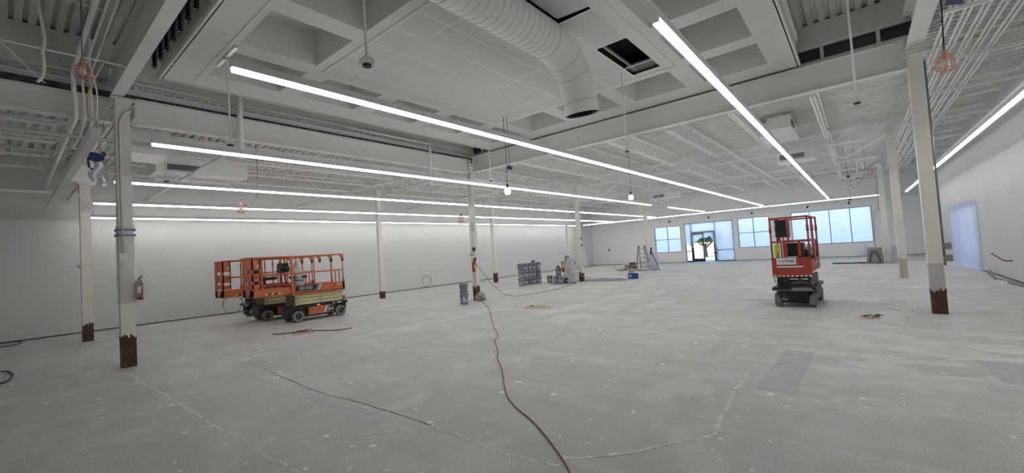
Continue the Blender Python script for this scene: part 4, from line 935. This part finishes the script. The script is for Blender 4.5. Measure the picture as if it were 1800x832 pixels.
# wrapped extinguisher on the near left column
def extinguisher(x, y, z, label, m=redp, h=.42):
    o = thing('fire_extinguisher', label, 'extinguisher', (x, y, z))
    MB().lathe([(0, 0), (.055, 0), (.062, .02), (.062, h*.74), (.045, h*.84), (.02, h*.88), (.02, h*.92), (0, h*.92)], x, y, z, 16).build('cylinder', m, o)
    MB().bar((x-.02, y, z+h*.93), (x+.06, y+.05, z+h*1.0), .02).bar((x-.02, y, z+h*.96), (x+.05, y+.05, z+h*1.08), .015).build('handle', black, o)
    MB().tube([(x+.02, y+.02, z+h*.9), (x+.08, y+.04, z+h*.7), (x+.07, y+.03, z+h*.3)], .01, 6).build('hose', black, o)
    MB().box(x+.058, x+.066, y-.03, y+.03, z+h*.3, z+h*.6).build('label', white_p, o)
    return o
extinguisher(-10.47, 1.66, 1.22, 'dark red extinguisher under clear plastic on the near left column', mat('dull_red', (.20, .02, .03), .5))
def wrapsheet(pts_r, x, y, z0, z1, label, m, name='plastic_wrap', n=28, k=22, seed=0):
    rnd = random.Random(seed); vs = []
    for j in range(k+1):
        t_ = j/k; z = z0+(z1-z0)*t_; rx, ry, ox, oy = pts_r(t_)
        for i in range(n):
            a = 2*PI*i/n; q = 1+.05*math.sin(a*6+j*.9)+rnd.uniform(-.03, .03)
            ca, sa = math.cos(a), math.sin(a); ca = math.copysign(abs(ca)**.5, ca); sa = math.copysign(abs(sa)**.5, sa)
            vs.append((x+ox+rx*q*ca, y+oy+ry*q*sa, z))
    return tag(MB().add(vs, [(j*n+i, j*n+(i+1) % n, (j+1)*n+(i+1) % n, (j+1)*n+i) for j in range(k) for i in range(n)], True).build(name, m), label, 'plastic')
wrapsheet(lambda t: (.13+.06*math.exp(-((t-.22)/.2)**2), .13+.12*math.exp(-((t-.22)/.2)**2), .01+.06*math.exp(-((t-.22)/.2)**2), .12*math.exp(-((t-.22)/.2)**2)), -10.62, 1.51, 1.18, 2.62, 'clear plastic wrapped round the near left column and extinguisher', wrap)
tp = thing('tape_band', 'two blue tape bands holding the plastic on near left column', 'tape', (-10.62, 1.51, 2.45))
for z in (2.42, 2.52): MB().box(-10.755, -10.485, 1.375, 1.645, z, z+.035).build('band', mat('blue_tape', (.10, .14, .36), .6, var=.4, vscale=14), tp)
# centre column: extinguisher, sign plate
extinguisher(-10.92, 11.0, 1.05, 'red extinguisher strapped to the centre column')
o = thing('alarm_box', 'red and white call box under plastic on centre column', 'alarm', (-10.94, 10.98, 1.5)); MB().box(-10.98, -10.9, 10.93, 11.05, 1.46, 1.62).build('box', white_p, o); MB().lathe([(0, -.02), (.08, -.02), (.09, .02), (.07, .06), (0, .07)], -10.95, 10.96, 1.66, 14).build('hood', mat('clear_hood', (.45, .43, .42), .3), o)
MB().box(-10.9, -10.895, 10.94, 11.04, 1.48, 1.54).build('red_panel', redp, o)
sack('cable_bundle', -10.72, 11.05, 0, .22, .22, .30, mat('grey_cable_heap', (.33, .33, .32), .8, var=.4, vscale=25, bump=.8, bscale=30), 'heap of grey cables and cloth at the centre column foot', 'cable heap', 11)
tag(MB().ext([(-11.15, .0), (-10.85, 0), (-10.88, .05), (-11.05, .08)], 'y', 10.55, 10.8).build('rag', cloth), 'pale rag lying left of the cable heap', 'rag')
tag(MB().tube([(-10.93, 11.05, 1.4), (-10.9, 11.0, .9), (-10.85, 11.0, .4), (-10.75, 11.0, .15), (-10.6, 11.1, .3)], .008, 6).build('power_cable', cordg), 'grey cord running down the centre column', 'cord')
tag(MB().tube([(-10.92, 11.1, 1.35), (-10.6, 11.5, .6), (-10.3, 11.9, .12), (-10.1, 12.3, .012), (-9.9, 13.2, .012), (-9.9, 15.0, .012), (-10.6, 17.4, .012)], .009, 6).build('power_cable', cordg), 'grey cord sweeping over floor from centre column to sprayer', 'cord')
cp = [(-1.5, 2.35), (-1.76, 2.64), (-1.96, 2.82), (-2.26, 3.05), (-2.58, 3.27), (-2.99, 3.5), (-3.38, 3.81), (-4.06, 4.53), (-4.56, 4.99), (-4.85, 5.35), (-5.48, 5.95), (-5.7, 6.31), (-6.54, 7.11), (-7.45, 8.03), (-8.64, 9.25), (-9.79, 10.26), (-10.6, 10.95)]
q = []
P_ = [Vector((*p, .009)) for p in cp]
for i in range(len(P_)-1):
    p0, p1, p2, p3 = P_[max(i-1, 0)], P_[i], P_[i+1], P_[min(i+2, len(P_)-1)]
    for k in range(8): t_ = k/8; q.append(.5*((2*p1)+(p2-p0)*t_+(2*p0-5*p1+4*p2-p3)*t_*t_+(3*p1-p0-3*p2+p3)*t_**3))
tag(MB().tube(q, .0065, 8).build('extension_cable', cordm), 'long reddish brown extension cable snaking across the concrete floor', 'cable')

# ================================================================== SPRAYER GROUP
sp_ = thing('paint_sprayer', 'paint sprayer cart with black wheels under clear plastic', 'sprayer', (-10.98, 17.75, 0))
for x, y in ((-11.08, 17.42), (-10.82, 17.72)):
    wm = MB().lathe([(.05, -.03), (.12, -.035), (.14, 0), (.12, .035), (.05, .03), (.05, -.03)], n=20); R = Matrix.Rotation(.75, 3, 'Z') @ Matrix.Rotation(PI/2, 3, 'X')
    wm.v = [R @ p + Vector((x, y, .14)) for p in wm.v]; w_ = wm.build('wheel', black, sp_)
    hm_ = MB().cyl((x-.02, y+.02, .14), (x+.03, y-.03, .14), .045, n=12).build('hub', greyst, w_)
MB().tube([(-11.1, 17.5, .14), (-11.15, 17.6, .6), (-11.1, 17.75, 1.05), (-10.85, 17.95, 1.05), (-10.85, 17.8, .6), (-10.84, 17.7, .14)], .02, 8).build('frame', black, sp_)
MB().box(-11.12, -10.82, 17.55, 17.85, .3, .62).build('motor_housing', mat('dull_grey_motor', (.25, .25, .25), .5), sp_)
MB().cyl((-10.98, 17.7, .62), (-10.98, 17.7, .95), .09, .07, 16).build('pump', greyst, sp_)
MB().box(-11.04, -10.9, 17.66, 17.84, .95, 1.13).build('control_panel', mat('dull_grey_motor', (.25, .25, .25), .5), sp_)
wrapsheet(lambda t: (.34-.22*t, .30-.19*t, -.02, 0), -10.97, 17.72, .05, 1.2, 'clear plastic sheet draped over the paint sprayer', film_mat('white_drape', (.74, .74, .75), .25, clear=.42), 'plastic_drape', seed=3)
o = thing('mixing_machine', 'cream coloured machine with grey top behind the sprayer', 'machine', (-11.45, 18.15, 0))
MB().box(-11.62, -11.30, 18.0, 18.3, .0, .42).build('base', tan, o); MB().box(-11.56, -11.36, 18.06, 18.24, .42, .95).build('column', tan, o)
MB().box(-11.70, -11.22, 17.98, 18.3, .95, 1.07).build('bracket', tan, o); MB().lathe([(.0, 0), (.12, 0), (.13, .25), (.10, .27), (0, .27)], -11.42, 18.15, 1.07, 14).build('motor_cap', mat('grey_cap', (.3, .3, .3), .6, var=.3, vscale=12), o)
MB().tube([(-11.65, 18.1, .98), (-11.75, 18.05, .7), (-11.62, 18.0, .5)], .03, 8).build('hose_loop', tan, o)
tag(MB().box(-11.75, -10.75, 17.0, 17.45, 0, .02, Matrix.Rotation(.5, 3, 'Z')).build('floor_board', mat('grey_board', (.26, .26, .27), .7, var=.2, vscale=8)), 'grey flat board on the floor under the sprayer buckets', 'board')
wrapsheet(lambda t: (.03+.10*(1-t), .03+.12*(1-t), .1*(1-t), 0), -10.70, 18.52, .75, 1.8, 'narrow clear plastic strip hanging on the sprayer column', wrap, seed=9)
hs = []
for i in range(75):
    a = i*.26; hs.append((-9.85+(1.0-.0022*i)*math.cos(a)*(1.15+.1*math.sin(i*.31)), 18.95+(.55-.001*i)*math.sin(a)*1.25, .018+.0004*i+.012*math.sin(i*.7)**2))
hs = [(-10.8, 17.9, .5), (-10.6, 18.2, .28), (-10.2, 18.6, .06)] + hs
tag(MB().tube(hs, .013, 6).build('spray_hose', mat('grey_hose', (.38, .38, .42), .6)), 'coil of grey spray hose on floor right of sprayer', 'hose')
# blue pail
o = thing('blue_box', 'dark blue box with pale lettering on floor mid hall', 'box', (-8.7, 19.75, 0))
MB().box(-8.92, -8.48, 19.6, 19.9, 0, .27, Matrix.Rotation(-.6, 3, 'Z')).build('body', bluep, o)
pt = MB().box(-8.80, -8.60, 19.59, 19.597, .1, .2, Matrix.Rotation(-.6, 3, 'Z'), (-8.7, 19.75, .15)).build('print', mat('pale_blue_print', (.45, .55, .62), .5), o)
tag(MB().tube([(-8.78+.16*math.cos(i*.4)*(1-.003*i), 19.78+.13*math.sin(i*.4), .30+.0025*i+.02*math.sin(i)) for i in range(60)], .014, 6).build('yellow_cord', tan), 'coiled yellowish cord on top of the blue box', 'cord')
tag(MB().tube([(-8.84, 19.7, .33), (-8.95, 19.6, .42), (-8.8, 19.8, .47), (-8.55, 19.9, .42)], .02, 6).build('cord_end', white_p), 'white cord end looped over the blue box', 'cord')
# ladder
ld = thing('ladder', 'folding aluminium ladder standing at the far column', 'ladder', (-11.0, 26.4, 0))
for s in (-1, 1):
    MB().bar((-11.0+s*.30, 26.25, 0), (-11.0+s*.20, 26.55, 1.55), .05, .07).build('rail', alu, ld); MB().bar((-11.0+s*.30, 27.0, 0), (-11.0+s*.20, 26.62, 1.55), .05, .06).build('rail', alu, ld)
    MB().cyl((-11.0+s*.2-.04, 26.58, 1.5), (-11.0+s*.2+.04, 26.58, 1.5), .07, n=12).build('hinge', black, ld)
for k in range(5):
    z = .2+.29*k; f_ = z/1.55; hwid = .30-.1*f_; MB().bar((-11.0-hwid, 26.25+.3*f_, z), (-11.0+hwid, 26.25+.3*f_, z), .05, .03).build('rung', alu, ld)
    MB().bar((-11.0-hwid, 27.0-.38*f_, z), (-11.0+hwid, 27.0-.38*f_, z), .04, .03).build('rung', alu, ld)
sack('plastic_bundle', -10.35, 26.75, 0, .35, .28, 1.25, film_mat('blue_white_plastic', (.72, .77, .88), .35, clear=.12), 'tall bundle of plastic and poles right of ladder', 'bundle', 21)
tag(MB().tube([(-10.45, 26.6, 1.25), (-10.15, 26.5, .7), (-9.85, 26.4, .02)], .025, 6).build('extension_pole', cordb), 'dark pole leaning out of the plastic bundle', 'pole')
tag(MB().tube([(-10.5, 26.65, .6), (-10.42, 26.6, 1.1), (-10.36, 26.6, 1.42)], .035, 6, [.02, .035, .06]).build('roller_pole', black), 'black roller standing up in the plastic bundle', 'roller')
sack('drop_cloth', -12.3, 26.6, 0, .75, .5, .36, cloth, 'crumpled pale drop cloth on floor left of ladder', 'cloth', 31)
bucket(-11.95, 26.3, 0, -.6, 'grey bucket half buried in the drop cloth by ladder')
sack('tool_pile', -11.6, 26.35, 0, .3, .25, .5, mat('mixed_tools', (.2, .19, .18), .7, var=.8, vscale=14), 'dark heap of tools beside the ladder foot', 'tools', 17)
tag(MB().box(-11.75, -11.35, 26.2, 26.4, .42, .52, Matrix.Rotation(.3, 3, 'Z')).build('red_tool_case', mat('maroon', (.22, .03, .03), .5)), 'maroon case on top of the tool heap by ladder', 'case')
sack('dust_sheet', -10.6, 26.3, 0, .9, .45, .12, film_mat('floor_plastic', (.75, .76, .78), .3, clear=.15), 'clear plastic spread on floor below the ladder', 'plastic', 41)
# bin by far right column
o = thing('waste_bin', 'grey tapered waste bin beside the farthest right column', 'bin', (.72, 27.2, 0))
MB().lathe([(0, 0), (.30, 0), (.33, .02), (.27, .66), (.31, .68), (.31, .78), (.27, .78), (.25, .5)], .50, 27.2, 0, 22).build('body', mat('bin_grey', (.36, .35, .33), .6, var=.25, vscale=6), o)
MB().tube([(.29, 26.95, .1), (.34, 26.9, .45), (.46, 26.86, .6), (.64, 26.9, .4), (.68, 26.95, .08)], .03, 6).build('handle', mat('bin_dark', (.1, .1, .1), .6), o)
sack('bin_liner', .12, 27.15, .38, .2, .2, .6, film_mat('blue_white_liner', (.75, .8, .92), .4, clear=.15), 'pale bluish plastic liner bulging from the waste bin', 'liner', 51)
tag(MB().tube([(-1.2, 27.6, .03), (.3, 27.4, .03)], .03, 8).build('floor_pipe', cordb), 'dark pole lying on floor left of the waste bin', 'pole')
o = thing('tarp', 'grey plastic sheet leaning on the farthest right column', 'plastic', (1.2, 27.4, 0)); MB().ext([(1.1, 0), (1.42, 0), (1.30, .85), (1.14, .85)], 'y', 27.3, 27.5).build('sheet', film_mat('grey_tarp', (.62, .63, .66), .3, clear=.1), o)
tag(MB().tube([(.85, 27.38, 4.4), (.82, 27.36, 2.6), (.80, 27.36, 2.55), (.62, 27.3, 2.55), (.58, 27.2, 2.3), (.55, 27.1, .8)], .012, 6).build('hose_line', cordg), 'thin grey line dropping beside the farthest right column to bin', 'cord')

# ================================================================== DEBRIS AND WALL BITS
def debris(x, y, label, r, nst, m, seed, col):
    rnd = random.Random(seed); o = thing('debris_pile', label, 'debris', (x, y, 0), 'sweepings on the floor')
    vs = [(x, y, .035)]; n = 18
    for rr, z in ((.5, .022), (1, .001)):
        for i in range(n): a = 2*PI*i/n; q = r*rr*rnd.uniform(.75, 1.15); vs.append((x+q*math.cos(a)*1.3, y+q*math.sin(a), z))
    MB().add(vs, [(0, 1+i, 1+(i+1) % n) for i in range(n)]+[(1+i, 1+n+i, 1+n+(i+1) % n, 1+(i+1) % n) for i in range(n)], True).build('dust', m, o)
    for k in range(nst):
        a = rnd.uniform(0, 2*PI); q = rnd.uniform(0, r*.8); L_ = rnd.uniform(.06, .22); p = Vector((x+q*math.cos(a), y+q*math.sin(a), .03+rnd.uniform(0, .03))); d = Vector((math.cos(a*3), math.sin(a*3), rnd.uniform(-.1, .25)))*L_
        MB().bar(p-d*.5, p+d*.5, .02, .012).build('scrap', rnd.choice(col), o)
    return o
brn = mat('brown_scrap', (.16, .10, .06), .8)
pinkd = mat('pinkish_dust', (.52, .40, .35), .95, var=.1, vscale=8)
debris(-10.85, 4.8, 'pinkish sweepings with a twisted wire near the lifts', .35, 9, pinkd, 2, [brn, greyst, cordb])
tag(MB().tube([(-11.4, 4.3, .012), (-11.1, 4.5, .02), (-10.8, 4.75, .05), (-10.5, 5.05, .03), (-10.1, 5.25, .02), (-9.95, 5.6, .03)], .012, 6).build('wire_scrap', brn), 'brown wire curling out of the sweepings near lifts', 'wire')
debris(-7.45, 10.1, 'pinkish sweepings in the middle of the floor', .36, 10, pinkd, 3, [white_p, brn, tan])
debris(-.02, 10.3, 'small brown scraps beside the white strip', .14, 9, dustm, 4, [brn, tan])
debris(.12, 10.42, 'tiny scrap heap to the right of the brown scraps', .06, 5, dustm, 6, [brn])
tag(MB().bar((.32, 11.75, .012), (.68, 11.25, .012), .035, .02).build('white_strip', white_p), 'thin white strip lying on floor before the right column', 'strip')
def coil(x, y, z, r, label, m, wall=False, turns=2.3, th=.007, ax=0, sq=1):
    pts = []
    for i in range(int(24*turns)+1):
        a = 2*PI*i/24; q = r*(1+.06*math.sin(i*.8)+.03*math.cos(i*.37))
        if wall: pts.append((x+.02+.02*math.sin(i*.5), y+q*math.cos(a)*sq, z+q*math.sin(a)))
        else: pts.append((x+q*math.cos(a)*sq, y+q*math.sin(a), z+.012*abs(math.sin(i*.4))))
    return tag(MB().tube(pts, th, 5).build('wire_coil', m), label, 'wire coil', 'loose wire coils')
coil(-18.85, 15.2, .36, .30, 'ring of pale wire against left wall beyond the lifts', cordg, True)
coil(-18.8, 5.7, .34, .33, 'loop of wire against the wall left of the lifts', cordg, True, 2.6)
coil(-18.4, .12, .012, .28, 'dark wire coil on the floor by left wall edge', cordb, False, 2.2, .009, sq=2)
coil(-12.0, -.02, .012, .16, 'dark wire coil at the left picture edge', cordb, False, 2.4, .01, sq=4.5)
tag(MB().tube([(2.9, 18.1, .012), (3.0, 18.9, .06), (3.12, 20.2, .14), (3.12, 20.6, .05), (3.0, 19.2, .02), (2.92, 18.3, .03), (3.1, 17.4, .02), (3.12, 15.6, .012)], .014, 6).build('wire_coil', cordg), 'loose grey cable on floor by the right wall', 'cable')
tag(MB().tube([(2.95, 17.0, .03), (3.12, 15.2, .03)], .03, 6).build('pipe_offcut', cordg), 'grey offcut lying at foot of right wall', 'pipe')
tag(MB().tube([(XR, 17.75, .55), (3.05, 17.8, .55), (3.02, 18.6, .66), (3.0, 18.9, .72)], .018, 6).build('wall_cable', brn), 'brown cable sticking out of the right wall', 'cable')
for i, (x, z) in enumerate(((-11.87, 3.36), (-8.87, 3.38), (-5.92, 3.41), (-2.58, 3.46), (-.38, 3.46), (-17.4, 1.33))):
    o = thing('wall_box', ['black outlet with cord above the small far left window', 'black outlet with cord above the entrance', 'black outlet with cord above the window right of entrance', 'black outlet above left half of widest window', 'black outlet above right half of widest window', 'small dark outlet low on the blank far wall'][i], 'outlet', (x, YF-.05, z), 'outlets on the window wall')
    MB().box(x-.05, x+.05, YF-.05, YF, z-.07, z+.07).build('box', cordb, o)
    MB().tube([(x, YF-.05, z+.05), (x+.06, YF-.08, z+.14), (x+.12, YF-.04, z+.06)], .01, 5).build('cord', greyst, o)

for ob in bpy.data.objects:
    if '_w' in ob.keys(): del ob['_w']
